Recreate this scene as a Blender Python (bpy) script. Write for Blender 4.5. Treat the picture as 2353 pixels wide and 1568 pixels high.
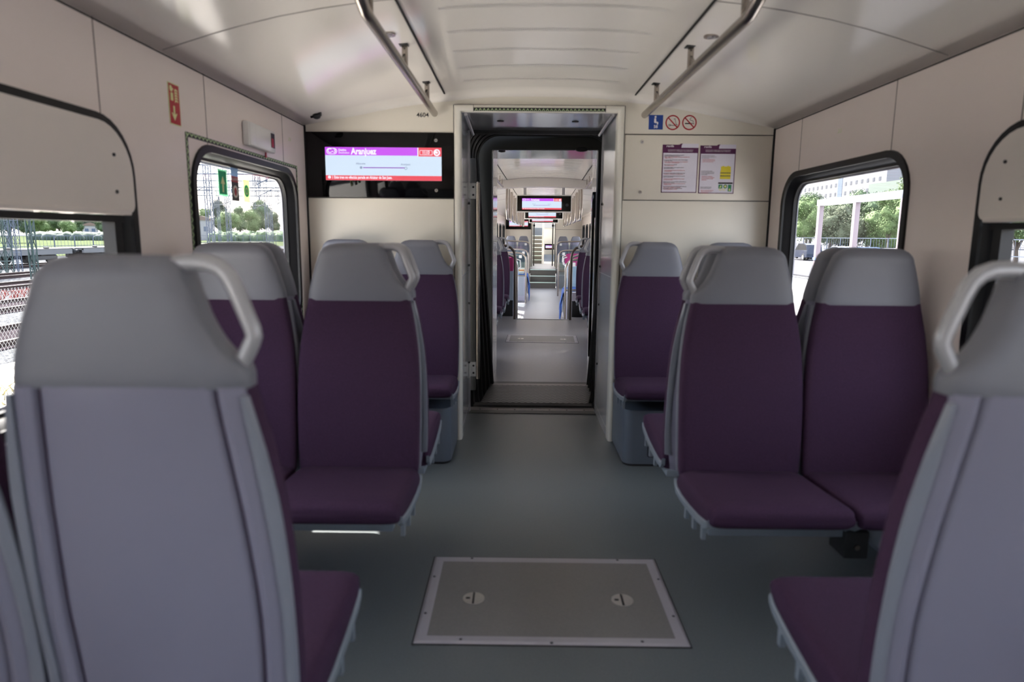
import bpy, bmesh, math, random
from mathutils import Matrix, Vector, noise
PI=math.pi
S=bpy.context.scene
for o in list(bpy.data.objects): bpy.data.objects.remove(o)
# ---------------- camera ----------------
IW,IH,FPX=2353.0,1568.0,1500.0
def make_camera():
    pitch=math.atan((784-540)/FPX); yaw=math.atan((1187-1176.5)/FPX); roll=math.radians(0.5)
    fw=Vector((-math.sin(yaw)*math.cos(pitch),math.cos(yaw)*math.cos(pitch),-math.sin(pitch)))
    r=Vector((math.cos(yaw),math.sin(yaw),0)); u=r.cross(fw)
    R=r*math.cos(roll)+u*math.sin(roll); U=-r*math.sin(roll)+u*math.cos(roll)
    m=Matrix(((R.x,U.x,-fw.x,-0.113),(R.y,U.y,-fw.y,0),(R.z,U.z,-fw.z,1.2),(0,0,0,1)))
    cd=bpy.data.cameras.new('camera'); cd.sensor_width=36; cd.lens=FPX/IW*36; cd.clip_start=.05; cd.clip_end=1000
    cd.dof.use_dof=True; cd.dof.focus_distance=14.0; cd.dof.aperture_fstop=2.8
    c=bpy.data.objects.new('camera',cd); S.collection.objects.link(c); c.matrix_world=m; S.camera=c
make_camera()
# ---------------- light ----------------
S.view_settings.view_transform='Standard'; S.view_settings.look='None'; S.view_settings.gamma=1
S.view_settings.use_curve_mapping=False
S.view_settings.exposure=EXPOSURE=1.72
def make_world():
    w=bpy.data.worlds.new('sky'); S.world=w; w.use_nodes=True; nt=w.node_tree
    bg=nt.nodes['Background']
    sk=nt.nodes.new('ShaderNodeTexSky'); sk.sky_type='NISHITA'; sk.sun_disc=False
    sk.sun_elevation=math.radians(52); sk.sun_rotation=math.radians(-35); sk.air_density=1.3; sk.dust_density=4.0; sk.ozone_density=1.0
    mx=nt.nodes.new('ShaderNodeMixRGB'); mx.inputs['Fac'].default_value=0.45; mx.inputs['Color2'].default_value=(5.35,5.35,5.85,1)
    nt.links.new(sk.outputs[0],mx.inputs['Color1']); nt.links.new(mx.outputs[0],bg.inputs['Color'])
    bg.inputs['Strength'].default_value=0.36
make_world()
SUN_DIR=Vector((0.48,-0.68,-1.0)).normalized()
def make_sun():
    l=bpy.data.lights.new('sun','SUN'); l.energy=8.0; l.angle=math.radians(.6); l.color=(1,.96,.9)
    o=bpy.data.objects.new('sun',l); S.collection.objects.link(o); o.rotation_euler=SUN_DIR.to_track_quat('-Z','Y').to_euler(); o.location=(-20,-10,40)
make_sun()
# ---------------- helpers ----------------
XF=[Matrix.Identity(4)]
def lin(c): return tuple((x/12.92 if x<=.04045 else ((x+.055)/1.055)**2.4) for x in c)
MATS={}
def mat(name,c,rough=.5,metal=0,spec=.5,coat=0,emit=0,bump=0,bscale=200,var=0,vscale=30,alpha=None,sheen=0,ecol=None,bdist=.001):
    if name in MATS: return MATS[name]
    m=bpy.data.materials.new(name); m.use_nodes=True; nt=m.node_tree; b=nt.nodes['Principled BSDF']
    L=lin(c); b.inputs['Base Color'].default_value=(*L,1); b.inputs['Roughness'].default_value=rough; b.inputs['Metallic'].default_value=metal
    b.inputs['Specular IOR Level'].default_value=spec; b.inputs['Coat Weight'].default_value=coat; b.inputs['Coat Roughness'].default_value=.04
    b.inputs['Sheen Weight'].default_value=sheen
    if emit: b.inputs['Emission Color'].default_value=(*lin(ecol or c),1); b.inputs['Emission Strength'].default_value=emit/2**EXPOSURE; b.inputs['Base Color'].default_value=(.02,.02,.02,1)
    if bump or var:
        tc=nt.nodes.new('ShaderNodeTexCoord')
        if bump:
            n=nt.nodes.new('ShaderNodeTexNoise'); n.inputs['Scale'].default_value=bscale; n.inputs['Detail'].default_value=4
            bp=nt.nodes.new('ShaderNodeBump'); bp.inputs['Strength'].default_value=bump; bp.inputs['Distance'].default_value=bdist
            nt.links.new(tc.outputs['Object'],n.inputs['Vector']); nt.links.new(n.outputs['Fac'],bp.inputs['Height']); nt.links.new(bp.outputs[0],b.inputs['Normal'])
        if var:
            n=nt.nodes.new('ShaderNodeTexNoise'); n.inputs['Scale'].default_value=vscale; n.inputs['Detail'].default_value=5
            r=nt.nodes.new('ShaderNodeValToRGB'); r.color_ramp.elements[0].position=.3; r.color_ramp.elements[1].position=.7
            r.color_ramp.elements[0].color=(*[x*(1-var) for x in L],1); r.color_ramp.elements[1].color=(*[min(1,x*(1+var)) for x in L],1)
            nt.links.new(tc.outputs['Object'],n.inputs['Vector']); nt.links.new(n.outputs['Fac'],r.inputs[0]); nt.links.new(r.outputs[0],b.inputs['Base Color'])
    MATS[name]=m; return m
def trans_mat(name,c):
    m=bpy.data.materials.new(name); m.use_nodes=True; nt=m.node_tree; nt.nodes.clear(); o=nt.nodes.new('ShaderNodeOutputMaterial'); d=nt.nodes.new('ShaderNodeBsdfDiffuse'); t=nt.nodes.new('ShaderNodeBsdfTranslucent'); x=nt.nodes.new('ShaderNodeMixShader')
    for n in (d,t): n.inputs[0].default_value=(*lin(c),1)
    x.inputs[0].default_value=.4; nt.links.new(d.outputs[0],x.inputs[1]); nt.links.new(t.outputs[0],x.inputs[2]); nt.links.new(x.outputs[0],o.inputs[0]); MATS[name]=m; return m
def glass_mat(name,tint=(.965,.968,.97),refl=.08):
    m=bpy.data.materials.new(name); m.use_nodes=True; nt=m.node_tree; nt.nodes.clear()
    o=nt.nodes.new('ShaderNodeOutputMaterial'); t=nt.nodes.new('ShaderNodeBsdfTransparent'); g=nt.nodes.new('ShaderNodeBsdfGlossy'); mx=nt.nodes.new('ShaderNodeMixShader'); f=nt.nodes.new('ShaderNodeFresnel')
    t.inputs[0].default_value=(*tint,1); g.inputs['Roughness'].default_value=.01
    nt.nodes.remove(f); lw=nt.nodes.new('ShaderNodeLayerWeight'); lw.inputs[0].default_value=.5; pw=nt.nodes.new('ShaderNodeMath'); pw.operation='POWER'; pw.inputs[1].default_value=5
    ma=nt.nodes.new('ShaderNodeMath'); ma.operation='MULTIPLY_ADD'; ma.inputs[1].default_value=.9; ma.inputs[2].default_value=.03
    nt.links.new(lw.outputs['Facing'],pw.inputs[0]); nt.links.new(pw.outputs[0],ma.inputs[0]); nt.links.new(ma.outputs[0],mx.inputs[0]); nt.links.new(t.outputs[0],mx.inputs[1]); nt.links.new(g.outputs[0],mx.inputs[2]); nt.links.new(mx.outputs[0],o.inputs[0]); MATS[name]=m; return m
class MB:
    def __init__(s): s.bm=bmesh.new()
    def _m(s,vs,M):
        if M is not None: bmesh.ops.transform(s.bm,matrix=M,verts=vs)
        return s
    def box(s,x0,x1,y0,y1,z0,z1,bev=0,seg=2,M=None):
        t=bmesh.new(); bmesh.ops.create_cube(t,size=1)
        bmesh.ops.transform(t,matrix=Matrix.Translation(((x0+x1)/2,(y0+y1)/2,(z0+z1)/2))@Matrix.Diagonal((abs(x1-x0),abs(y1-y0),abs(z1-z0),1)),verts=t.verts)
        if bev: bmesh.ops.bevel(t,geom=t.edges[:],offset=bev,segments=seg,affect='EDGES',profile=.5)
        return s.merge(t,M)
    def merge(s,t,M=None):
        if M is not None: bmesh.ops.transform(t,matrix=M,verts=t.verts)
        me=bpy.data.meshes.new('t'); t.to_mesh(me); t.free(); s.bm.from_mesh(me); bpy.data.meshes.remove(me); return s
    def cyl(s,p,q,r,n=16,r2=None,cap=True):
        p=Vector(p); q=Vector(q); d=q-p; t=bmesh.new()
        bmesh.ops.create_cone(t,cap_ends=cap,segments=n,radius1=r,radius2=r if r2 is None else r2,depth=d.length)
        return s.merge(t,Matrix.Translation((p+q)/2)@d.to_track_quat('Z','Y').to_matrix().to_4x4())
    def sphere(s,c,r,sc=(1,1,1),n=2):
        t=bmesh.new(); bmesh.ops.create_icosphere(t,subdivisions=n,radius=r)
        return s.merge(t,Matrix.Translation(c)@Matrix.Diagonal((*sc,1)))
    def loft(s,secs,cap=True,closed=True):
        rows=[[s.bm.verts.new(p) for p in sec] for sec in secs]; n=len(rows[0])
        for a,b in zip(rows,rows[1:]):
            for i in range(n if closed else n-1):
                j=(i+1)%n
                try: s.bm.faces.new((a[i],a[j],b[j],b[i]))
                except ValueError: pass
        if cap and closed: s.bm.faces.new(rows[0][::-1]); s.bm.faces.new(rows[-1])
        return s
    def tube(s,pts,r,n=10,cap=True,flat=1.0,up=None):
        pts=[Vector(p) for p in pts]; rows=[]; prev=None
        for i,p in enumerate(pts):
            d=(pts[min(i+1,len(pts)-1)]-pts[max(i-1,0)]).normalized()
            if prev is None:
                a=Vector(up) if up else (Vector((0,0,1)) if abs(d.z)<.9 else Vector((1,0,0)))
                u=(a-d*a.dot(d)).normalized()
            else: u=(prev-d*prev.dot(d)).normalized()
            prev=u; v=d.cross(u); rr=r[i] if isinstance(r,(list,tuple)) else r
            rows.append([p+u*rr*math.cos(2*PI*k/n)+v*rr*flat*math.sin(2*PI*k/n) for k in range(n)])
        return s.loft(rows,cap)
    def prism(s,pts,d,axis='y',o=0):   # pts 2D polygon; axis extruded from o to o+d
        f={'y':lambda a,b,c:(a,c,b),'x':lambda a,b,c:(c,a,b),'z':lambda a,b,c:(a,b,c)}[axis]
        return s.loft([[f(a,b,o) for a,b in pts],[f(a,b,o+d) for a,b in pts]])
    def build(s,name,m,parent=None,smooth=40,**k):
        bmesh.ops.recalc_face_normals(s.bm,faces=s.bm.faces[:])
        me=bpy.data.meshes.new(name); s.bm.to_mesh(me); s.bm.free()
        return mkobj(name,me,m,parent,smooth,**k)
def mkobj(name,me,m,parent=None,smooth=40,label=None,cat=None,group=None,kind=None,loc=None):
    for x in (m if isinstance(m,(list,tuple)) else [m]): me.materials.append(x)
    if smooth:
        for p in me.polygons: p.use_smooth=True
        me.set_sharp_from_angle(angle=math.radians(smooth))
    o=bpy.data.objects.new(name,me); S.collection.objects.link(o)
    if parent: o.parent=parent
    else: o.matrix_world=XF[0].copy()
    if loc is not None: o.matrix_world=(XF[0] if not parent else Matrix.Identity(4))@Matrix.Translation(loc)
    tag(o,label,cat,group,kind); return o
def tag(o,label=None,cat=None,group=None,kind=None):
    if label: o['label']=label
    if cat: o['category']=cat
    if group: o['group']=group
    if kind: o['kind']=kind
    return o
def thing(name,label,cat,loc=(0,0,0),rz=0,group=None,kind=None):
    o=bpy.data.objects.new(name,None); o.empty_display_size=.05; S.collection.objects.link(o)
    o.matrix_world=XF[0]@Matrix.Translation(loc)@Matrix.Rotation(rz,4,'Z')
    return tag(o,label,cat,group,kind)
KIDS={}
def kids(o):
    return [c for c in bpy.data.objects if c.parent==o]
def copy_tree(src,loc,rz,label,group=None,sx=1):
    allk=kids(src); r=src.copy(); S.collection.objects.link(r)
    r.matrix_world=XF[0]@Matrix.Translation(loc)@Matrix.Rotation(rz,4,'Z')@Matrix.Diagonal((sx,1,1,1))
    r['label']=label
    if group: r['group']=group
    for c in allk:
        d=c.copy(); S.collection.objects.link(d); d.parent=r
        for g in kids(c):
            e=g.copy(); S.collection.objects.link(e); e.parent=d
    return r
def rrect(x0,x1,z0,z1,r,n=8):
    rs=r if isinstance(r,(list,tuple)) else [r]*4; P=[]
    for (cx,cz,a0,q) in ((x1-rs[0],z0+rs[0],-PI/2,rs[0]),(x1-rs[1],z1-rs[1],0,rs[1]),(x0+rs[2],z1-rs[2],PI/2,rs[2]),(x0+rs[3],z0+rs[3],PI,rs[3])):
        for i in range(n+1):
            a=a0+PI/2*i/n; P.append((cx+q*math.cos(a),cz+q*math.sin(a)))
    return P
def plate_mesh(outer,holes,th):   # 2D fill with holes, extruded th each half side
    cu=bpy.data.curves.new('c','CURVE'); cu.dimensions='2D'; cu.fill_mode='BOTH'; cu.extrude=th/2
    for L in [outer]+list(holes):
        sp=cu.splines.new('POLY'); sp.points.add(len(L)-1)
        for p,(a,b) in zip(sp.points,L): p.co=(a,b,0,1)
        sp.use_cyclic_u=True
    ob=bpy.data.objects.new('c',cu); me=bpy.data.meshes.new_from_object(ob); bpy.data.objects.remove(ob); bpy.data.curves.remove(cu)
    return me
MX=Matrix(((0,0,1,0),(1,0,0,0),(0,1,0,0),(0,0,0,1)))      # (a,b,n)->(x=n,y=a,z=b)
MY=Matrix(((1,0,0,0),(0,0,-1,0),(0,1,0,0),(0,0,0,1)))     # (a,b,n)->(x=a,y=-n,z=b)
def plate(name,outer,holes,th,m,axis='x',off=0,parent=None,bev=0,**k):
    me=plate_mesh(outer,holes,th); M=MX if axis=='x' else (MY if axis=='y' else Matrix.Identity(4))
    T=Matrix.Translation((off,0,0) if axis=='x' else ((0,off,0) if axis=='y' else (0,0,off)))
    me.transform(T@M); bm=bmesh.new(); bm.from_mesh(me); bmesh.ops.remove_doubles(bm,verts=bm.verts,dist=1e-5); bmesh.ops.recalc_face_normals(bm,faces=bm.faces[:]); bm.to_mesh(me); bm.free()
    return mkobj(name,me,m,parent,30,**k)
def add_plate(mb,outer,holes,th,axis='x',off=0):
    me=plate_mesh(outer,holes,th); M=MX if axis=='x' else (MY if axis=='y' else Matrix.Identity(4))
    T=Matrix.Translation((off,0,0) if axis=='x' else ((0,off,0) if axis=='y' else (0,0,off)))
    me.transform(T@M); mb.bm.from_mesh(me); bpy.data.meshes.remove(me)
def text_into(mb,s,x,z,size,y=0,align='LEFT',M=None,bold=0,sx=1,ex=.0003):
    cu=bpy.data.curves.new('t','FONT'); cu.body=s; cu.size=size; cu.align_x=align; cu.extrude=ex; cu.offset=bold; cu.resolution_u=3
    ob=bpy.data.objects.new('t',cu); me=bpy.data.meshes.new_from_object(ob); bpy.data.objects.remove(ob); bpy.data.curves.remove(cu)
    me.transform((M or Matrix.Identity(4))@Matrix.Translation((x,y,z))@MY@Matrix.Diagonal((sx,1,1,1))); mb.bm.from_mesh(me); bpy.data.meshes.remove(me)
def disc(mb,x,z,r,y,th=.0006,n=28,r0=0,a0=0,a1=2*PI):
    if r0: 
        full=abs(a1-a0-2*PI)<1e-4; k=n if full else n+1
        o=[(x+r*math.cos(a0+(a1-a0)*i/n),z+r*math.sin(a0+(a1-a0)*i/n)) for i in range(k)]; q=[(x+r0*math.cos(a0+(a1-a0)*i/n),z+r0*math.sin(a0+(a1-a0)*i/n)) for i in range(k)]
        if full: add_plate(mb,o,[q],th,'y',y)
        else: add_plate(mb,o+q[::-1],[],th,'y',y)
    else: add_plate(mb,[(x+r*math.cos(2*PI*i/n),z+r*math.sin(2*PI*i/n)) for i in range(n)],[],th,'y',y)
# materials
M_wall=mat('beige_laminate',(.90,.855,.83),.30,var=.02,vscale=3)
M_ceil=mat('glossy_cream_panel',(.90,.885,.86),.12,spec=.28)
M_joint=mat('dark_joint',(.10,.10,.10),.7)
M_joint2=mat('brown_joint',(.35,.30,.29),.7)
M_floor=mat('speckled_grey_vinyl',(.37,.395,.40),.38,bump=.08,bscale=300,var=.10,vscale=160)
M_gasket=mat('black_rubber',(.06,.063,.072),.45,spec=.35)
M_steel=mat('brushed_steel',(.66,.63,.60),.26,metal=1,bump=.05,bscale=60)
M_chrome=mat('polished_steel',(.82,.82,.82),.10,metal=1)
M_pull=mat('satin_steel_disc',(.85,.84,.82),.28,metal=.8)
M_alu=mat('matt_aluminium',(.68,.68,.70),.38,metal=.85)
M_fabric=mat('purple_fabric',(.245,.165,.25),.9,bump=.35,bscale=900,var=.16,vscale=250,spec=.2)
M_head=mat('grey_leatherette',(.435,.44,.475),.48,bump=.06,bscale=500)
M_shell=mat('grey_plastic_shell',(.50,.495,.565),.42,bump=.05,bscale=700)
M_srail=mat('seat_rail_grey',(.49,.505,.55),.3)
M_pan=mat('pale_blue_grey_metal',(.52,.56,.60),.4,metal=.2)
M_handle=mat('pale_grey_enamel',(.64,.64,.655),.28,metal=.2)
M_dark=mat('charcoal_plastic',(.13,.14,.15),.5)
M_black=mat('black_glass',(.02,.021,.025),.05,spec=.32)
M_white=mat('white_enamel',(.88,.88,.87),.3)
M_box=mat('blue_grey_box',(.38,.415,.46),.38)
M_glass=glass_mat('window_glass')
M_clear=glass_mat('partition_glass',(.88,.93,.92))
# ---------------- car shell ----------------
W=1.302
def ceil_profile():
    pts=[(0,1.985),(.20,1.983),(.34,1.975),(.45,1.962),(.515,1.955),(.62,1.945),(.76,1.925),(.90,1.90),(1.02,1.872),(1.12,1.845),(1.21,1.818),(W,1.79)]
    return [(-a,b) for a,b in pts[:0:-1]]+pts
def win_loop(y0,y1,z0=.72,z1=1.525,r=.16): return rrect(y0,y1,z0,z1,r)
def wall(name,side,y0,y1,z0,ztop,holes,joints,m=None):
    x=side*(W+.012)
    w=plate(name,[(y0,z0),(y1,z0),(y1,ztop),(y0,ztop)],[win_loop(*h) for h in holes],.024,m or M_wall,'x',x,kind='structure')
    mb=MB()
    for (jy,a,b) in joints: mb.box(side*(W-.0008),side*(W+.001),jy-.0018,jy+.0018,a,b)
    if joints: mb.build('panel_joint',M_joint2,w,0)
    return w
NWIN=[0]; NT=[10]
def window(side,y0,y1,z0=.72,z1=1.525,r=.16,blind=None):
    NWIN[0]+=1; x=side*W
    g=thing('window_%d'%NWIN[0],None,None,(0,0,0),0,None,'structure')
    # gasket: raised lip + deep reveal
    mb=MB()
    add_plate(mb,rrect(y0-.006,y1+.006,z0-.006,z1+.006,r+.006),[rrect(y0+.022,y1-.022,z0+.022,z1-.022,r-.022)],.012,'x',x-side*.004)
    secs=[]
    for (d,ins) in ((.0,.022),(.015,.034),(.034,.040),(.036,.050),(.052,.050),(.053,.040),(.054,.0)):
        secs.append([(x+side*d,a,b) for a,b in rrect(y0+ins,y1-ins,z0+ins,z1-ins,max(r-ins,.02))])
    mb.loft(secs,cap=False); mb.build('gasket',M_gasket,g)
    plate('pane',rrect(y0+.03,y1-.03,z0+.03,z1-.03,r-.03),[],.004,M_glass,'x',x+side*.045,g)
    plate('outer_trim',rrect(y0-.05,y1+.05,z0-.05,z1+.05,r),[rrect(y0+.058,y1-.058,z0+.058,z1-.058,r-.058)],.004,mat('white_outer_trim',(.55,.55,.58),.5),'x',x+side*.058,g)
    if blind:
        b0,b1=blind  # white hinged upper flap
        mb=MB(); add_plate(mb,rrect(b0,b1,z1-.27,z1-.016,[.03,r-.012,r-.012,.03]),[],.03,'x',x-side*.0)
        mb.box(x-side*.022,x+side*.006,b0+.03,b1-.03,z1-.277,z1-.262,.004)
        f=mb.build('vent_flap',mat('flap_panel',(.87,.84,.81),.35),g)
        sc=MB()
        for yy in (b0+.09,b1-.09):
            for zz in (z1-.105,z1-.21): sc.cyl((x-side*.014,yy,zz),(x-side*.019,yy,zz),.005,10)
        sc.build('screw',M_dark,f)
        MB().box(x+side*.002,x+side*.038,y0+.05,y1-.05,z1-.298,z1-.278).build('flap_rail',M_gasket,g)
        MB().box(x+side*.002,x+side*.040,b1-.085,b1-.05,z0+.04,z1-.29).build('mullion',M_gasket,g)
    return g
def body_skin(side,y0,y1,z0,z1,holes):
    NT[0]+=1
    plate('trim_%d'%NT[0],[(y0,z0),(y1,z0),(y1,z1),(y0,z1)],[rrect(a-.02,b+.02,c-.02,d+.02,.16) for (a,b,c,d) in holes],.014,mat('body_white',(.5,.5,.52),.4),'x',side*(W+.072),kind='structure')
# --- car A
AW=[(.86,2.05,.72,1.525,.16),(2.43,3.57,.72,1.525,.16),(-.85,.45,.72,1.525,.16),(-2.5,-1.2,.72,1.525,.16)]
for side,nm in ((-1,'wall_left'),(1,'wall_right')):
    wall(nm,side,-3.2,3.75,0,1.79,AW,[(1.925,1.525,1.79),(2.575,1.525,1.79),(3.40,1.525,1.79),(.5,.1,1.79)])
    MB().box(side*(W-.001),side*(W+.002),-3.2,3.75,1.783,1.7885).build('trim_%d'%(1 if side<0 else 2),M_joint,None,0,kind='structure')
    body_skin(side,-3.2,4.3,-.9,2.0,[w[:4] for w in AW])
    window(side,2.43,3.57); window(side,.86,2.05,blind=(.90,2.035)); window(side,-.85,.45); window(side,-2.5,-1.2)
def ceiling(name,y0,y1,fillet=True,dz=0):
    P=ceil_profile(); secs=[]; n=24
    ys=[y0+(y1-y0-(.09 if fillet else 0))*i/n for i in range(n+1)]
    for y in ys: secs.append([(a,y,b+dz) for a,b in P])
    if fillet:   # rounded down into the bulkhead
        for i in range(1,7):
            t=i/6*PI/2; secs.append([(a,y1-.09+.09*math.sin(t),b+dz-.035*(1-math.cos(t))*min(1,(W-abs(a))/.3)) for a,b in P])
    mb=MB(); mb.loft(secs,cap=False,closed=False); o=mb.build(name,M_ceil,None,60,kind='structure')
    md=o.modifiers.new('s','SOLIDIFY'); md.thickness=.02; md.offset=1
    return o
ca=ceiling('ceiling',-3.2,3.75)
def zc(x):
    P=ceil_profile()
    for (a,b),(c,d) in zip(P,P[1:]):
        if a<=x<=c: return b+(d-b)*(x-a)/(c-a)
    return 1.79
def slots(par,y0,y1,dz=0):
    mb=MB()
    for s in (-1,1): mb.box(s*.513,s*.520,y0,y1,zc(.515)+dz-.006,zc(.515)+dz+.004)
    mb.build('ceiling_slot',M_joint,par,0)
    mb=MB()
    for yy in [y0+5.27-1.6*(2-i) if y0<-1 else y0+.8+1.6*i for i in range(3)]:
        for s in (-1,1):
            secs=[[(s*xx,yy-.0012,zc(xx)+dz-.002),(s*xx,yy+.0012,zc(xx)+dz-.002),(s*xx,yy+.0012,zc(xx)+dz+.002),(s*xx,yy-.0012,zc(xx)+dz+.002)] for xx in (.525,.62,.76,.9,1.02,1.12,1.21,1.29)]
            mb.loft(secs)
    mb.build('ceiling_joint',mat('grey_joint',(.55,.54,.53),.6),par,0)
slots(ca,-3.0,3.70)
def perforations(par,y0,y1,step,dz=0):
    mb=MB()
    y=y0
    while y<y1:
        for r in range(1):
            for i in range(-46,47):
                x=i*.0085
                mb.box(x-.0022,x+.0022,y,y+.034,zc(x)+dz-.0008,zc(x)+dz+.003)
        y+=step
    mb.build('vent_slots',mat('slot_grey',(.79,.78,.765),.3),par,0)
perforations(ca,2.12,3.6,.27)
# rear end behind the viewpoint
MB().box(-W,W,-3.26,-3.2,0,2.0).build('wall_back',M_wall,None,0,kind='structure')
# floor
MB().box(-W-.02,W+.02,-3.2,3.75,-.06,0).box(-.44,.44,3.75,4.30,-.06,0).build('floor',M_floor,None,0,kind='structure')
# skirting
for s,i in ((-1,1),(1,2)):
    MB().box(s*W,s*(W-.012),-3.2,3.28,0,.09,.004).build('baseboard_%s'%('left' if s<0 else 'right'),M_box,None,kind='structure')
# bulkhead with doorway
P=ceil_profile()
outer=[(-W,0)]+[(a,b+.0) for a,b in P]+[(W,0)]
plate('wall_front',[(-W,0),(-.44,0),(-.44,1.88),(.44,1.88),(.44,0),(W,0)]+[(a,b) for a,b in P[::-1]],[],.03,mat('cream_laminate',(.87,.85,.80),.28,var=.02,vscale=2),'y',3.767,kind='structure')
mb=MB()
for s in (-1,1):
    mb.box(s*W,s*(W-.008),3.742,3.752,.1,1.79)
    mb.box(s*.470,s*.4735,3.7495,3.752,0,1.905)
    mb.box(s*.475,s*W,3.7495,3.752,1.7525,1.756); mb.box(s*.475,s*W,3.7495,3.752,1.396,1.3995)
mb.box(-.47,.47,3.7495,3.752,1.903,1.9065)
mb.build('trim_3',M_joint,None,0,kind='structure')
# door portal: rounded cream frame + glossy passage lining
def portal():
    t=tag(bpy.data.objects.new('door_1',None),kind='structure'); S.collection.objects.link(t)
    M_por=mat('portal_cream',(.87,.86,.82),.22)
    prof=[(.468,3.752),(.468,3.735),(.460,3.718),(.448,3.712),(.436,3.716),(.430,3.728),(.430,3.80),(.468,3.80)]
    mb=MB()
    secs=[]
    path=[(-1,0),(-1,1),(1,1),(1,0)]
    for (sx,tz) in path:
        secs.append([(sx*a, y, (1.902-(.468-a)) if tz else 0.0) for a,y in prof])
    mb.loft(secs); mb.build('door_frame',M_por,t,50)
    M_lin=mat('glossy_grey_lining',(.74,.75,.76),.14,coat=.3)
    for s in (-1,1):
        l=MB().box(s*.432,s*.452,3.80,4.36,0,1.865).build('side_lining',M_lin,t)
        j=MB()
        j.box(s*.4315,s*.434,3.80,4.36,.96,.964); j.box(s*.425,s*.436,4.345,4.362,0,1.86); j.box(s*.4318,s*.434,3.80,4.34,.055,.058)
        j.build('lining_joint',M_alu,l,0)
        k=MB()
        for zz in (.35,1.0,1.4,.75):
            k.cyl((s*.432,4.31,zz),(s*.424,4.31,zz),.007,10)
        k.build('lock',M_dark,l)
    MB().box(-.432,.432,3.745,4.36,1.862,1.875).build('lintel_lining',mat('lintel_lining',(.72,.72,.73),.1,metal=.35),t)
    q=MB()
    for s in (-1,1): q.tube([(s*.405,3.75,1.855),(s*.405,4.34,1.835)],.009)
    q.build('edge_tube',M_alu,t)
    q=MB()
    for s in (-1,1): q.cyl((s*.22,4.0,1.863),(s*.22,4.0,1.858),.02,18)
    q.box(-.43,.43,4.35,4.37,1.84,1.865)
    q.build('ceiling_fixing',M_dark,t)
    # black and green zigzag strip over the door
    b=MB().box(-.36,.36,3.7085,3.7115,1.866,1.883).build('warning_strip',M_joint,t,0)
    z=MB(); n=33
    for i in range(n):
        x0=-.355+.71*i/n; w=.71/n
        z.prism([(x0+.002,1.868),(x0+w/2,1.880),(x0+w-.002,1.868),(x0+w-.006,1.868),(x0+w/2,1.8755),(x0+.006,1.868)],.0006,'y',3.7079)
    z.build('green_zigzag',mat('pale_green_glow',(.72,.82,.62),.6),b,0)
    g=MB().box(-.361,-.359,3.711,3.7122,1.862,1.90).box(.359,.361,3.711,3.7122,1.862,1.90).build('header_joint',M_joint,t,0)
    return t
portal()
# ---------------- seats ----------------
def sgnp(v,e): return math.copysign(abs(v)**e,v)
def slab(wl,wr,yc,th,z,n=36,ex=.28,ey=.55,tilt=0):
    P=[]
    for i in range(n):
        a=2*PI*i/n; c,s=sgnp(math.cos(a),ex),sgnp(math.sin(a),ey)
        w=(wr if c>0 else wl); P.append((c*w,yc+th/2*s,z+tilt*(th/2*s)))
    return P
def interp(tab,z):
    for (a,b),(c,d) in zip(tab,tab[1:]):
        if z<=c: 
            t=(z-a)/(c-a); t=max(0,min(1,t)); return b+(d-b)*t
    return tab[-1][1]
def sinterp(tab,z):   # smooth catmull-rom
    k=[t[0] for t in tab]; v=[t[1] for t in tab]
    if z<=k[0]: return v[0]
    if z>=k[-1]: return v[-1]
    i=max(j for j in range(len(k)-1) if k[j]<=z); t=(z-k[i])/(k[i+1]-k[i])
    p0=v[max(i-1,0)]; p1=v[i]; p2=v[i+1]; p3=v[min(i+2,len(v)-1)]
    return .5*((2*p1)+(-p0+p2)*t+(2*p0-5*p1+4*p2-p3)*t*t+(-p0+3*p1-3*p2+p3)*t**3)
WT=[(.36,.196),(.42,.202),(.50,.2045),(.60,.206),(.70,.205),(.80,.200),(.88,.190),(.94,.179),(.985,.170)]
WS=[(.33,.178),(.42,.186),(.50,.191),(.62,.193),(.78,.185),(.88,.176),(.985,.167)]
FT=[(.36,-.004),(.42,0),(.50,.004),(.62,.016),(.75,.032),(.88,.050),(.985,.062),(1.06,.062),(1.12,.058),(1.17,.058)]   # front surface y
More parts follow.
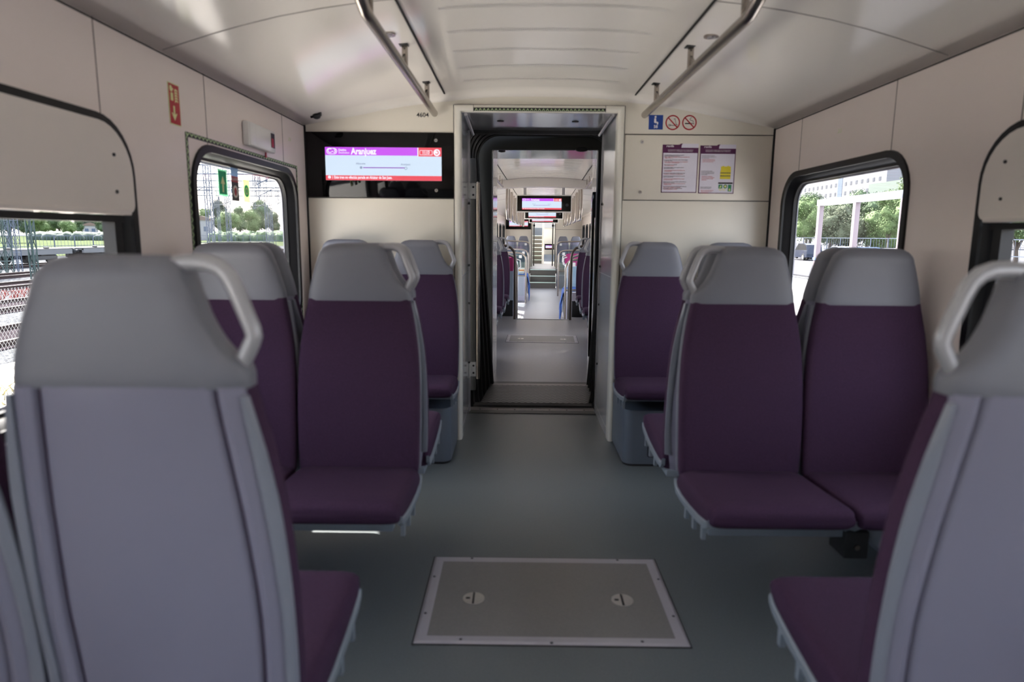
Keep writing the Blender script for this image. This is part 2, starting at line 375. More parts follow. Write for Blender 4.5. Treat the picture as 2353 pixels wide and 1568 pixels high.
def make_seat(name,label,hs,loc,rz,group):
    t=thing(name,label,'train seat',loc,rz,group)
    # backrest upholstery
    mb=MB(); secs=[]
    for i in range(26):
        z=.375+(.985-.375)*i/25; w=sinterp(WT,z); e=1-max(0,(.40-z)/.03)*.25
        secs.append(slab(w*e,w*e,sinterp(FT,z)+.026,.052,z,ex=.16,ey=.6))
    mb.loft(secs); br=mb.build('backrest',M_fabric,t,60)
    # rear shell with raised side rims
    mb=MB(); secs=[]
    for i in range(26):
        z=.335+(.982-.335)*i/25; w=sinterp(WS,z); yf=sinterp(FT,max(z,.36)); b=yf+.072; q=.03+.0*z
        taper=1-max(0,(.42-z)/.085)*.35; b=yf+.03+.034*taper
        half=[(0,b-.001),(w-.052,b-.002),(w-.046,b-.006),(w-.043,b-.013),(w-.038,b-.013),(w-.035,b-.002),(w-.024,b+.002),(w-.010,b-.004),(w-.002,b-.010),(w-.001,yf+.044),(w-.006,yf+.040)]
        sec=[(x,y,z) for x,y in half]+[(-x,y,z) for x,y in half[:0:-1]]
        secs.append(sec)
    mb.loft(secs); mb.build('rear_shell',M_shell,t,35)
    # dark gap line under the headrest on the side
    # headrest
    plain=[(.975,.170),(1.01,.166),(1.05,.156),(1.09,.144),(1.12,.133),(1.14,.124),(1.155,.110),(1.163,.094),(1.167,.070)]
    cut=[(.975,.172),(1.00,.172),(1.012,.168),(1.02,.156),(1.032,.142),(1.05,.128),(1.08,.112),(1.12,.097),(1.145,.088),(1.158,.080),(1.167,.062)]
    mb=MB(); secs=[]
    zs=[.979+(1.13-.979)*i/16 for i in range(17)]+[1.14,1.148,1.154,1.159,1.163,1.166,1.168]
    for z in zs:
        a=interp(plain,z) if z>1.15 else sinterp(plain,z); b=interp(cut,z)
        l,r=(a,a)
        if hs>0: r=b
        if hs<0: l=b
        th=.072 if z<1.13 else .072*(1-((z-1.13)/.0385)**2)**.5+.006
        e=1.0
        if z<.985: th-=.004
        secs.append(slab(l,r,sinterp(FT,z)+.030,th*.94,z,ex=.30,ey=.5))
    mb.loft(secs); hd=mb.build('headrest',M_head,t,60)
    if hs:
        yy=sinterp(FT,1.1)+.036
        pts=[(.070,yy,1.155),(.095,yy,1.158),(.118,yy,1.157),(.134,yy,1.151),(.146,yy,1.139),(.155,yy,1.120),(.166,yy,1.090),(.1755,yy,1.064),(.1775,yy,1.053),(.174,yy,1.043),(.163,yy,1.022),(.153,yy,1.006)]
        mb=MB(); mb.tube([(hs*a,b,c) for a,b,c in pts],.0125,12,flat=.78,up=(0,0,1)); mb.build('grab_handle',M_handle,t,50)
    # latch slot below the headrest
    s=hs or 1
    for q in (-1,1):
        mb=MB(); z0=.90
        mb.loft([[(q*(sinterp(WS,z)-.004),sinterp(FT,z)+.049,z),(q*(sinterp(WT,z)-.006),sinterp(FT,z)+.049,z),(q*(sinterp(WT,z)+.001),sinterp(FT,z)+.052,z),(q*(sinterp(WT,z)+.001),sinterp(FT,z)+.058,z),(q*(sinterp(WS,z)+.003),sinterp(FT,z)+.064,z),(q*(sinterp(WS,z)-.004),sinterp(FT,z)+.062,z)] for z in [.40+.57*i/14 for i in range(15)]])
        mb.build('side_rail',M_srail,t,50)
    # cushion
    mb=MB(); secs=[]
    N=16
    prof=[(.035,.335,.388),(.02,.335,.412),(0,.335,.424),(-.05,.336,.430),(-.12,.340,.434),(-.20,.348,.439),(-.28,.363,.445),(-.325,.374,.448),(-.350,.380,.446),(-.362,.386,.440),(-.369,.393,.433),(-.372,.402,.422)]
    for (y,zb,zt) in prof:
        w=.205 if y<.0 else .203; zc_=(zb+zt)/2; h=(zt-zb)/2; P=[]
        for i in range(32):
            a=2*PI*i/32; P.append((sgnp(math.cos(a),.18)*(w-(.006 if y<-.355 else 0)),y,zc_+h*sgnp(math.sin(a),.5)))
        secs.append(P)
    mb.loft(secs); mb.build('cushion',M_fabric,t,60)
    # pan with clips
    mb=MB()
    mb.loft([[(-.190,y,z),(.190,y,z),(.190,y,z-.010),(-.190,y,z-.010)] for y,z in ((.03,.338),(-.05,.340),(-.14,.346),(-.20,.354),(-.265,.362))])
    mb.box(-.19,.19,-.04,.05,.31,.337,.004)
    for q in (-1,1):
        mb.loft([[(q*.196,y,z-.016),(q*.2085,y,z-.012),(q*.2095,y,z+.006),(q*.204,y,z+.010),(q*.196,y,z+.008)] for y,z in ((.045,.372),(.02,.348),(-.04,.346),(-.14,.352),(-.24,.364),(-.325,.381),(-.348,.397))])
    pn=mb.build('seat_pan',M_pan,t,40)
    if hs:
        q=hs
        for y,z in ((-.10,.345),(-.19,.352),(-.285,.364)):
            MB().prism([(y-.009,z-.045),(y+.006,z-.045),(y+.008,z-.002),(y+.0,z+.012),(y-.03,z+.012),(y-.03,z-.002),(y-.010,z-.006)],.012,'x',min(q*.194,q*.206)).build('clip',M_pan,pn,40)
    return t
G_A='purple train seats in the near car'
protos={}
def seat(hs,x,y,face,label,group=G_A):
    rz=0 if face<0 else PI      # face<0 looks towards the viewer
    loc=(x,y,SEATZ[0])
    if hs not in protos: protos[hs]=make_seat('train_seat',label,hs,loc,rz,group); return protos[hs]
    return copy_tree(protos[hs],loc,rz,label,group)
SEATZ=[0]
XA,XW=.643,1.062
seat(1,-XA,2.10,-1,'purple seat facing the viewer at the aisle on the left, pale handle on its right')
seat(0,-XW,2.10,-1,'purple seat facing the viewer on the left, directly below the zigzag-bordered window')
seat(-1,XA,2.10,-1,'purple seat facing the viewer at the aisle on the right, silver handle at its left')
seat(0,XW,2.10,-1,'purple seat facing the viewer, grey headrest in front of the right window')
seat(-1,-.668,1.02,1,'large grey seat back filling the lower left foreground, silver handle at top right')
seat(0,-1.086,1.02,1,'seat back cut off at the bottom left corner beside the large foreground one')
seat(1,.672,1.02,1,'foreground grey seat back cut off by the right edge, handle pointing into the aisle')
seat(0,1.087,1.02,1,'window seat beside the cut-off foreground seat back at the right edge')
seat(-1,-XA,2.385,1,'seat facing the end wall on the left, back to back with the aisle one')
seat(0,-XW,2.385,1,'window seat facing the end wall on the left, hidden behind the one below the window')
seat(1,XA,2.385,1,'seat facing the end wall on the right aisle, seen in profile with double handle')
seat(0,XW,2.385,1,'window seat facing the end wall on the right, behind the one before the window')
seat(1,-XA,3.565,-1,'small purple seat against the end wall, left beside the doorway')
seat(0,-XW,3.565,-1,'far left seat against the end wall under the black display, only headrest showing')
seat(-1,XA,3.565,-1,'small purple seat against the end wall, right beside the doorway')
seat(0,XW,3.565,-1,'far right seat against the end wall under the posters, only headrest showing')
# pedestal boxes under the seats at the end wall
def pedestal(s,y0,y1,label,ld):
    t=thing('seat_pedestal',label,'equipment box',(0,0,0),0,None)
    ya,yb=min(y0,y1),max(y0,y1)
    r=.05; front=ya if ld<0 else yb
    pts=rrect(.455,W-.004,ya,yb,[0.003,.003,.003,r] if ld<0 else [.003,.003,r,.003],6)
    mb=MB(); mb.prism([(s*a,b) for a,b in pts],.29,'z',.012); o=mb.build('casing',M_box,t,50)
    MB().prism([(s*(a+(.004 if a<.6 else -.002)),b) for a,b in pts],.012,'z',0).build('plinth',M_joint,t,50)
    f=front-(.0012 if ld<0 else -.0012)
    mb=MB(); add_plate(mb,rrect(.58,1.2,.05,.27,.012),[rrect(.583,1.197,.053,.267,.010)],.002,'y',f)
    if s<0: bmesh.ops.transform(mb.bm,matrix=Matrix.Diagonal((-1,1,1,1)),verts=mb.bm.verts)
    d=mb.build('door_gap',M_joint,o,0); 
    k=MB().cyl((s*.62,f,.16),(s*.62,f+(.003*ld),.16),.009,14).build('lock',M_chrome,o)
    return t
pedestal(-1,3.30,3.745,'blue-grey rounded box under the end-wall seats left of the doorway',-1)
pedestal(1,3.30,3.745,'blue-grey rounded box under the end-wall seats right of the doorway',-1)
# wall brackets carrying the seat pairs
def bracket(s,y,face,label):
    t=thing('seat_bracket',label,'seat support',(0,y,SEATZ[0]),0,'cantilever supports under the seat pairs')
    f=face
    mb=MB()
    for yy in (.02,-.13):
        mb.box(s*.50,s*(W-.012),f*-yy-.02,f*-yy+.02,.262,.305,.005)
    mb.build('crossbeam',M_pan,t)
    mb=MB(); mb.prism([(s*(W-.002),.30),(s*.98,.30),(s*.98,.27),(s*(W-.002),.05)],.05,'y',-.025+f*.12); mb.build('gusset',M_pan,t)
    b=MB().box(s*.925,s*1.00,f*.12-.05,f*.12+.05,.20,.29,.004).build('junction_box',M_dark,t)
    MB().cyl((s*.962,f*.12-.051,.24),(s*.962,f*.12-.056,.24),.009,12).build('bolt',M_steel,b)
bracket(-1,2.10,-1,'grey cantilever bracket under the left pair facing the viewer')
bracket(1,2.10,-1,'grey cantilever bracket with black box under the right pair facing the viewer')
bracket(-1,1.02,1,'grey cantilever bracket under the foreground left pair')
bracket(1,1.02,1,'grey cantilever bracket under the foreground right pair')
bracket(-1,2.385,1,'grey cantilever bracket under the left pair facing the end wall')
bracket(1,2.385,1,'grey cantilever bracket under the right pair facing the end wall')
# ---------------- floor hatch ----------------
M_hatchfloor=mat('hatch_vinyl',(.46,.455,.45),.42,bump=.06,bscale=300,var=.07,vscale=160)
def hatch(y0,y1,label,x0=-.411,x1=.411):
    t=thing('floor_hatch',label,'floor hatch',(0,0,0))
    MB().box(x0+.03,x1-.03,y0+.03,y1-.03,-.002,.0035).build('cover',M_hatchfloor,t)
    mb=MB(); w=.036
    sec=[(0,0),(0,.002),(.008,.006),(.026,.006),(w,.0036),(w,0)]
    cor=[(x0,y0,1,1),(x1,y0,-1,1),(x1,y1,-1,-1),(x0,y1,1,-1)]
    secs=[[(cx+sx*d,cy+sy*d,z) for d,z in sec] for cx,cy,sx,sy in cor]; secs.append(secs[0]); mb.loft(secs,cap=False)
    MB().box(x0-.004,x1+.004,y0-.006,y1+.004,0,.0012).build('edge_gap',M_joint,t,0)
    fr=mb.build('frame',mat('anodised_frame',(.66,.65,.68),.32,metal=.2),t,20)
    mb=MB()
    for x,y in ((x0+.14,y0+.016),(x1-.14,y0+.016),(x0+.14,y1-.016),(x1-.14,y1-.016),(x0+.016,y0+.15),(x0+.016,y1-.15),(x1-.016,y0+.15),(x1-.016,y1-.15),(0,y0+.004)):
        mb.cyl((x,y,.0055),(x,y,.0066),.005,10)
    mb.build('screw',M_dark,fr)
    for s,rot in ((-1,0),(1,0)):
        cx=s*.247; cy=y0+(y1-y0)*.46
        k=MB().cyl((cx,cy,.0035),(cx,cy,.0055),.036,32).build('ring_pull',M_pull,t)
        mb=MB().box(cx-.004,cx+.003,cy-.034,cy+.034,.0052,.0062).box(cx-.026,cx-.012,cy-.005,cy+.005,.0052,.0063,.001)
        mb.build('recess',M_dark,k)
    return t
hatch(1.764,2.29,'large floor hatch with aluminium frame and two round pulls in the near aisle')
# ---------------- passenger display ----------------
E_pale=mat('screen_pale_blue',(.84,.91,.985),.3,emit=1.0)
E_mag=mat('screen_magenta',(.80,.33,.95),.3,emit=1.0)
E_red=mat('screen_red',(.93,.32,.38),.3,emit=1.0)
E_wht=mat('screen_white',(.95,.95,1),.3,emit=1.1)
E_prp=mat('screen_purple',(.60,.25,.78),.3,emit=.9)
E_gry=mat('screen_grey_text',(.45,.50,.68),.3,emit=.7)
def screen_parts(par,x0,z0,w,h,y):
    """picture of w x h metres with lower-left corner x0,z0 on the plane y, facing -y"""
    sc=MB().box(x0,x0+w,y,y+.002,z0,z0+h).build('screen',E_pale,par,0,label='lit screen with route diagram')
    k=w/1398.; X=lambda px:x0+(px-512)*k; Z=lambda py:z0+h-(py-732)*k*(h/(408*k)); e=.0012
    m=MB().box(X(512),X(1622),y-e,y,Z(832),z0+h).build('header_band',E_mag,sc,0,label='magenta header band')
    m=MB().box(X(1634),X(1910),y-e,y,Z(840),z0+h); m.build('clock_band',E_red,sc,0,label='red clock band')
    m=MB().box(X(512),X(1910),y-e,y,z0,Z(1080)); m.build('message_band',E_red,sc,0,label='red message band')
    y2=y-e-.0006
    mb=MB()
    mb.box(X(1622),X(1634),y-e,y,Z(840),z0+h)
    text_into(mb,'C-3',X(542),Z(803),72*k,y2,bold=.0006,sx=.95)
    add_plate(mb,rrect(X(530),X(658),Z(820),Z(745),36*k),[rrect(X(537),X(651),Z(813),Z(752),30*k)],.0008,'y',y2)
    text_into(mb,'Destino',X(674),Z(780),38*k,y2,sx=.78,bold=.0003)
    text_into(mb,'Destination',X(674),Z(812),36*k,y2,sx=.78)
    text_into(mb,'Aranjuez',X(826),Z(818),104*k,y2,bold=.0016,sx=.80)
    text_into(mb,'11:13',X(1680),Z(810),50*k,y2,bold=.0007,sx=.80)
    add_plate(mb,rrect(X(1648),X(1802),Z(824),Z(764),12*k),[rrect(X(1653),X(1797),Z(819),Z(769),8*k)],.0008,'y',y2)
    disc(mb,X(1855),Z(792),40*k,y2)
    disc(mb,X(556),Z(1104),18*k,y2)
    mb.box(X(592),X(596),y2-.0003,y2+.0003,Z(1122),Z(1086))
    text_into(mb,'Este tren no efectúa parada en Alcázar de San Juan.',X(612),Z(1120),46*k,y2,bold=.0005,sx=.735)
    mb.build('white_lettering',E_wht,sc,0,label='white lettering')
    mb=MB(); disc(mb,X(1855),Z(792),24*k,y2-.0008,r0=14*k,a0=-2.6,a1=1.9)
    text_into(mb,'i',X(552),Z(1116),32*k,y2-.0008); mb.build('round_emblem',E_red,sc,0)
    mb=MB().box(X(965),X(1466),y-e,y,Z(988),Z(977)); mb.build('route_line',E_prp,sc,0)
    mb=MB(); text_into(mb,'Albacete',X(880),Z(944),32*k,y2); text_into(mb,'Aranjuez',X(1421),Z(950),32*k,y2)
    disc(mb,X(941),Z(982),14*k,y2,r0=5*k); disc(mb,X(1481),Z(988),17*k,y2,r0=13*k)
    mb.build('station_names',E_gry,sc,0)
    return sc
t=thing('passenger_display','black glass display on the end wall showing Aranjuez on a magenta band','display screen',(0,0,0))
MB().box(-1.293,-.474,3.742,3.7515,1.4005,1.7535,.002).build('glass_front',M_black,t)
screen_parts(t,-1.187,1.494,.647,.179,3.7395)
for zz in (1.712,1.442):
    k=MB().cyl((-.570,3.742,zz),(-.570,3.737,zz),.0095,20).build('lock',M_chrome,t)
    MB().box(-.5735,-.5665,3.7355,3.738,zz-.0015,zz+.0015).build('keyhole',M_dark,k)
# removable panel with posters on the right of the door
t=thing('access_panel','cream access panel with two locks right of the doorway','wall panel')
MB().box(.479,1.291,3.7465,3.7515,1.402,1.750,.0015).build('panel',MATS['cream_laminate'],t)
for zz in (1.713,1.443):
    k=MB().cyl((.570,3.7465,zz),(.570,3.741,zz),.0095,20).build('lock',M_chrome,t)
    MB().box(.5665,.5735,3.7395,3.742,zz-.0015,zz+.0015).build('keyhole',M_dark,k)
# posters
M_plum=mat('poster_plum',(.33,.10,.29),.4); M_paper=mat('poster_paper',(.86,.85,.90),.35)
M_ink=mat('poster_black_ink',(.30,.27,.30),.5); M_rink=mat('poster_red_ink',(.80,.30,.32),.5); M_yel=mat('safety_yellow',(.86,.80,.20),.5); M_grn=mat('sign_green',(.16,.52,.36),.5)
def poster(x0,x1,z0,z1,label,kind):
    y=3.7455; t=thing('notice_poster',label,'poster'); w=x1-x0; h=z1-z0
    b=MB().box(x0,x1,y-.0008,y,z0,z1-.022).build('backing',M_plum,t,0,label='plum-coloured border')
    MB().box(x0+.0045,x1-.0045,y-.0016,y-.0008,z0+.004,z1-.050).build('paper',M_paper,t,0)
    MB().prism([(x0+w*.52,z1-.022),(x0+w*.53,z1-.006),(x0+w*.56,z1),(x1,z1),(x1,z1-.022)],-.0008,'y',y).build('white_tab',M_paper,t,0)
    MB().prism([(x0,z1-.022),(x0,z1-.006),(x0+w*.46,z1-.006),(x0+w*.50,z1),(x0+w*.56,z1),(x0+w*.53,z1-.006),(x0+w*.52,z1-.022)],-.0007,'y',y).build('header_flap',M_plum,t,0)
    mb=MB(); text_into(mb,'renfe',x0+.020,z1-.0185,.0165,y-.0014,bold=.0003,sx=1.2)
    if kind==0:
        text_into(mb,'INFORMACIÓN A VIAJEROS EN CASO DE EMERGENCIA',x0+w/2,z1-.036,.0062,y-.0014,'CENTER',sx=.92); text_into(mb,'INFORMATION TO PASSENGERS IN CASE OF EMERGENCY',x0+w/2,z1-.043,.0062,y-.0014,'CENTER',sx=.86)
    else:
        text_into(mb,'INFORMACIÓN A VIAJEROS EN CASO DE EMERGENCIA',x0+w/2,z1-.033,.0062,y-.0014,'CENTER',sx=.92); text_into(mb,'INFORMATION TO PASSENGERS IN CASE OF EMERGENCY',x0+w/2,z1-.040,.0062,y-.0014,'CENTER',sx=.86)
    mb.build('header_text',E_whitepaint,b,0,label='white header text')
    ink=MB(); red=MB()
    if kind==0:
        L=[(0,'Mantenga los pasillos, puertas, salidas de emergencia y'),(0,'extintores libres (equipajes, bicicletas, etc.)'),(1,'Keep corridors, doors, emergency exits and fire extinguishers free'),(1,'(luggage, bicycles, etc.)'),(2,''),
         (0,'En caso de incendio, si puede, intente apagar el fuego utilizando'),(0,'los extintores a bordo.'),(1,'In case of fire, you should not walk by as, try to extinguish the'),(1,'fire by using the on-board extinguishers.'),(2,''),
         (0,'Avise al equipo de a bordo del tren.'),(1,'Alert on-board train team.'),(2,''),(0,'Si es un peligro inmediato, espere las instrucciones del'),(0,'equipo de a bordo del tren.'),(2,''),(1,'If there is an immediate danger, await instructions from'),(1,'on-board train team.'),(2,''),
         (0,'Si es necesario o así se lo indican, trasládese a otro coche.'),(1,'If necessary or instructed, move to another coach.'),(2,''),(0,'Cuando el tren se haya detenido, siga las instrucciones del'),(0,'equipo de a bordo del tren.'),(2,''),(1,'Once the train is stopped, follow the instructions given'),(1,'by on-board train team.'),(2,''),
         (0,'Si abandona el tren en caso de emergencia, siga las señales que'),(0,'indican la salida de emergencia.'),(1,'If leaving the train in the event of an emergency follow the'),(1,'emergency exit signs.'),(2,''),(0,'Preste atención a los trenes que circulan por las vías adyacentes.'),(1,'Beware of trains travelling by adjacent tracks.'),(0,'Ayude, si puede, a personas con movilidad reducida.'),(1,'Assist handicapped people if possible.')]
        z=z1-.060; s=(h-.075)/len(L)
        for k,tx in L:
            if k<2 and tx: text_into(ink if k==0 else red,tx,x0+.009+.004*k,z-s*.7,.0060,y-.0021,sx=.85)
            z-=s
    else:
        def para(z,k,lines):
            for i,tx in enumerate(lines): text_into(ink if k==0 else red,tx,x0+.010+.004*k,z-.0065*i,.0060,y-.0021,sx=.85)
        para(z1-.062,0,['Información a viajeros en caso de','emergencia, escenarios (operativas) de','este modo del tren.']); para(z1-.082,1,['Important information in case of','emergency, check the information','posters in each train carriage.'])
        para(z1-.145,0,['En caso de emergencia, siga las','indicaciones del equipo a bordo del','tren, más identificados con chaleco','de alta visibilidad.']); para(z1-.174,1,['In the event of an emergency,','follow the train crew\'s instructions,','they will be identified with high','visibility vests.'])
        para(z1-.232,0,['En caso de evacuación, siga las','instrucciones de señalización.']); para(z1-.250,1,['If the train needs to be evacuated,','follow the instructions on the','corresponding plans.'])
        cx=x0+w*.74; vz=z0+.115
        v=MB().prism([(cx-.029,vz-.036),(cx+.029,vz-.036),(cx+.030,vz+.01),(cx+.028,vz+.020),(cx+.029,vz+.030),(cx+.012,vz+.036),(cx+.006,vz+.032),(cx-.006,vz+.032),(cx-.012,vz+.036),(cx-.027,vz+.030),(cx-.026,vz+.015),(cx-.029,vz+.004)],-.0006,'y',y-.0016).build('vest_picture',M_yel,t,0,label='yellow safety vest picture')
        q=MB().box(cx-.029,cx+.029,y-.0028,y-.0022,vz-.005,vz-.001).box(cx-.029,cx+.029,y-.0028,y-.0022,vz-.021,vz-.017); q.build('vest_bands',M_ink,v,0)
        q=MB().box(x1-.088,x1-.008,y-.0022,y-.0016,z0+.053,z0+.061); q.build('zigzag_picture',M_joint,t,0)
        q=MB().box(x1-.086,x1-.064,y-.0022,y-.0016,z0+.028,z0+.049).box(x1-.033,x1-.014,y-.0022,y-.0016,z0+.012,z0+.049); disc(q,x1-.048,z0+.039,.011,y-.0019); g=q.build('exit_pictograms',M_grn,t,0,label='green exit pictograms')
        q=MB().prism([(x1-.082,z0+.032),(x1-.072,z0+.046),(x1-.070,z0+.034)],-.0005,'y',y-.0023).prism([(x1-.0235,z0+.014),(x1-.030,z0+.021),(x1-.026,z0+.021),(x1-.026,z0+.028),(x1-.021,z0+.028),(x1-.021,z0+.021),(x1-.017,z0+.021)],-.0005,'y',y-.0023); disc(q,x1-.048,z0+.039,.006,y-.0026); q.build('pictogram_marks',mat('pale_yellow',(.88,.86,.55),.5),g,0)
        q=MB()
        for dx in (.078,.070,.058,.050): q.prism([(x1-dx,z0+.016),(x1-dx-.006,z0+.022),(x1-dx,z0+.028),(x1-dx+.003,z0+.028),(x1-dx-.002,z0+.022),(x1-dx+.003,z0+.016)],-.0005,'y',y-.0017)
        q.build('chevron_marks',mat('pale_yellow',(.88,.86,.55),.5),t,0)
    ink.build('black_text',M_ink,t,0,label='small black text'); red.build('red_text',M_rink,t,0,label='small red text')
E_whitepaint=mat('white_print',(.88,.86,.88),.5)
poster(.686,.884,1.441,1.706,'plum-bordered notice filled with black and red lines, left of the two posters',0)
poster(.894,1.091,1.438,1.703,'plum-bordered notice with a yellow vest picture, right of the two posters',1)
# stickers above the panel
M_blue=mat('sign_blue',(.10,.25,.55),.4); M_redr=mat('sign_red',(.68,.10,.15),.4); M_blk=mat('sign_black',(.15,.15,.16),.5); M_swhite=mat('sign_white',(.85,.84,.80),.45)
y=3.7515
t=thing('seat_number_sticker','square blue sticker with white seated figure and number 58','sticker')
MB().box(.604,.682,y-.001,y,1.781,1.858).build('backing',M_blue,t,0)
mb=MB(); disc(mb,.640,1.848,.0055,y-.0013)
mb.prism([(.634,1.841),(.643,1.841),(.645,1.822),(.653,1.822),(.657,1.818),(.655,1.807),(.650,1.807),(.648,1.816),(.637,1.815),(.633,1.820)],-.0006,'y',y-.001)
text_into(mb,'58',.643,1.789,.022,y-.0013,'CENTER',bold=.0006); mb.build('figure',E_whitepaint,t,0)
def prohibit(cx,cz,label,fn):
    t=thing('prohibition_sticker',label,'sticker',group=None)
    mb=MB(); disc(mb,cx,cz,.040,y-.0005,n=40); mb.build('backing',M_swhite,t,0)
    mb=MB(); fn(mb,cx,cz); mb.build('pictogram',M_blk,t,0)
    mb=MB(); disc(mb,cx,cz,.040,y-.0014,r0=.0335,n=40)
    c=.0255; d=.0022; mb.prism([(cx-c-d,cz+c-d),(cx-c+d,cz+c+d),(cx+c+d,cz-c+d),(cx+c-d,cz-c-d)],-.0006,'y',y-.0011); mb.build('red_ring',M_redr,t,0)
def scooter(mb,cx,cz):
    for dx,rr in ((-.018,.0062),(.020,.0062)): disc(mb,cx+dx,cz-.014,rr,y-.0012,r0=rr-.0018,n=16)
    mb.prism([(cx-.018,cz-.015),(cx+.012,cz-.017),(cx+.012,cz-.014),(cx-.018,cz-.012)],-.0006,'y',y-.0009)
    mb.prism([(cx+.019,cz-.012),(cx+.010,cz+.020),(cx+.012,cz+.0205),(cx+.021,cz-.012)],-.0006,'y',y-.0009); mb.prism([(cx+.004,cz+.018),(cx+.014,cz+.020),(cx+.014,cz+.022),(cx+.004,cz+.020)],-.0006,'y',y-.0009)
def cigarette(mb,cx,cz):
    mb.prism([(cx-.024,cz-.008),(cx+.014,cz-.008),(cx+.014,cz-.002),(cx-.024,cz-.002)],-.0006,'y',y-.0009)
    for dx in (.017,.022): mb.box(cx+dx,cx+dx+.003,y-.0015,y-.0009,cz-.008,cz-.002)
    P=[(.02,.001),(.021,.008),(.014,.012),(.006,.012),(.002,.018),(.006,.025),(.012,.026)]
    mb.tube([(cx+a,y-.0009,cz+b) for a,b in P],.0012,6)
prohibit(.736,1.8185,'round red no-scooters sticker above the posters',scooter)
prohibit(.8275,1.819,'round red no-smoking sticker above the posters',cigarette)
mb=MB(); text_into(mb,'4604',-.677,1.838,.034,3.7512,bold=.0002,ex=.0004); mb.build('car_number',M_blk,None,0,label='black car number 4604 on the end wall above the display',cat='number')
# camera dome in the left corner
t=thing('security_camera','small black security camera under the ceiling in the upper left corner by the end wall','camera')
MB().sphere((-1.185,3.60,1.812),.018,(1.2,.9,.85),3).build('housing',M_dark,t)
MB().cyl((-1.215,3.59,1.806),(-1.195,3.595,1.811),.006,12).build('lens',M_black,t)
MB().box(-1.178,-1.160,3.592,3.612,1.814,1.836,.002).build('mount',M_dark,t)
# ---------------- ceiling handrails ----------------
def handrail(s,label,y0=1.98,y1=3.86,brk=(2.13,2.77,3.42),z=1.852):
    t=thing('ceiling_handrail',label,'handrail',group='steel handrails under the near ceiling')
    x=s*.573
    pts=[(x,y0-.05,1.955),(x,y0-.035,1.93),(x,y0-.01,1.90),(x,y0+.03,1.875),(x,y0+.09,z+.004),(x,y0+.14,z),(x,3.70,z),(x,3.715,z)]
    MB().tube(pts,.0185,16).build('tube',M_steel,t,60)
    MB().sphere((x,3.715,z),.0185,(1,.5,1),3).build('end_cap',M_steel,t)
    for yb in brk:
        mb=MB(); mb.box(x-.012,x+.012,yb-.004,yb+.004,z,1.952,.002); mb.prism([(yb-.004,z+.01),(yb-.07,z+.012),(yb-.05,z+.035),(yb-.012,z+.06),(yb-.004,z+.085)],.008,'x',x-.004)
        b=mb.build('bracket',M_steel,t,30)
        MB().box(x-.022,x+.014,yb-.02,yb+.022,1.9465,1.951,.001).build('foot_plate',M_dark,b)
handrail(-1,'brushed steel handrail under the ceiling on the left of the aisle')
handrail(1,'brushed steel handrail under the ceiling on the right of the aisle')
for s,lb in ((-1,'small round steel ceiling fitting beside the left handrail'),(1,'small round steel ceiling fitting beside the right handrail')):
    t=thing('ceiling_spotlight',lb,'ceiling fitting',(s*.61,2.62,zc(.61)))
    mb=MB(); mb.cyl((0,0,-.004),(0,0,.002),.028,28); mb.build('ring',M_steel,t)
    MB().cyl((0,0,-.007),(0,0,-.003),.015,20).build('centre',M_alu,t)
# ---------------- left wall signs ----------------
def wallM(s,y,z):  # local (a along -x*s..., z) sign drawn facing -y -> on side wall facing inward
    return Matrix.Translation((s*(W-.0006),y,z))@Matrix.Rotation((PI/2 if s<0 else -PI/2),4,'Z')
def wall_thing(name,label,cat,s,y,z):
    t=thing(name,label,cat); t.matrix_world=XF[0]@wallM(s,y,z); return t
t=wall_thing('extinguisher_sign','upright red sign with fire extinguisher, flame and arrow on the left wall','sign',-1,2.343,1.634)
MB().box(-.037,.037,-.0012,0,-.069,.069).build('backing',mat('glow_border',(.80,.86,.62),.5),t,0)
MB().box(-.034,.034,-.0018,-.0011,-.066,.066).build('red_field',M_redr,t,0)
mb=MB(); M_ye=mat('glow_yellow',(.88,.90,.66),.5)
mb.prism([(-.006,-.055),(-.030+.006,-.030),(-.018,-.030),(-.011,-.036),(-.011,-.006),(-.001,-.006),(-.001,-.036),(.006,-.030),(.012,-.030)],-.0006,'y',-.0018)
mb.box(-.025,-.010,-.0026,-.0018,.010,.036,.002); mb.prism([(-.024,.040),(-.012,.040),(-.010,.046),(-.002,.050),(-.010,.052),(-.018,.060),(-.027,.058),(-.028,.048)],-.0006,'y',-.0018)
for k in range(5): mb.prism([(.004,.006+k*.009),(.012,.012+k*.009),(.024,.008+k*.009),(.022,.014+k*.009),(.010,.017+k*.009),(.003,.012+k*.009)],-.0006,'y',-.0018)
mb.build('pictogram',M_ye,t,0)
t=wall_thing('alarm_box','white box with small red and black opening on the left wall above the window','emergency box',-1,3.06,1.625)
MB().box(-.158,.158,-.030,0,-.052,.050,.008).build('casing',M_white,t)
MB().box(-.150,-.09,-.034,-.004,-.05,.048,.006).build('side_cover',M_white,t)
o=MB().box(.098,.142,-.0315,-.029,-.030,.036).build('opening',M_dark,t,0)
MB().box(.100,.124,-.033,-.0312,-.028,.012).build('red_flap',M_redr,o,0)
MB().prism([(.075,-.055),(.085,-.055),(.084,-.062),(.088,-.078),(.072,-.078),(.076,-.062)],-.006,'y',-.006).build('red_seal',M_redr,t,0)
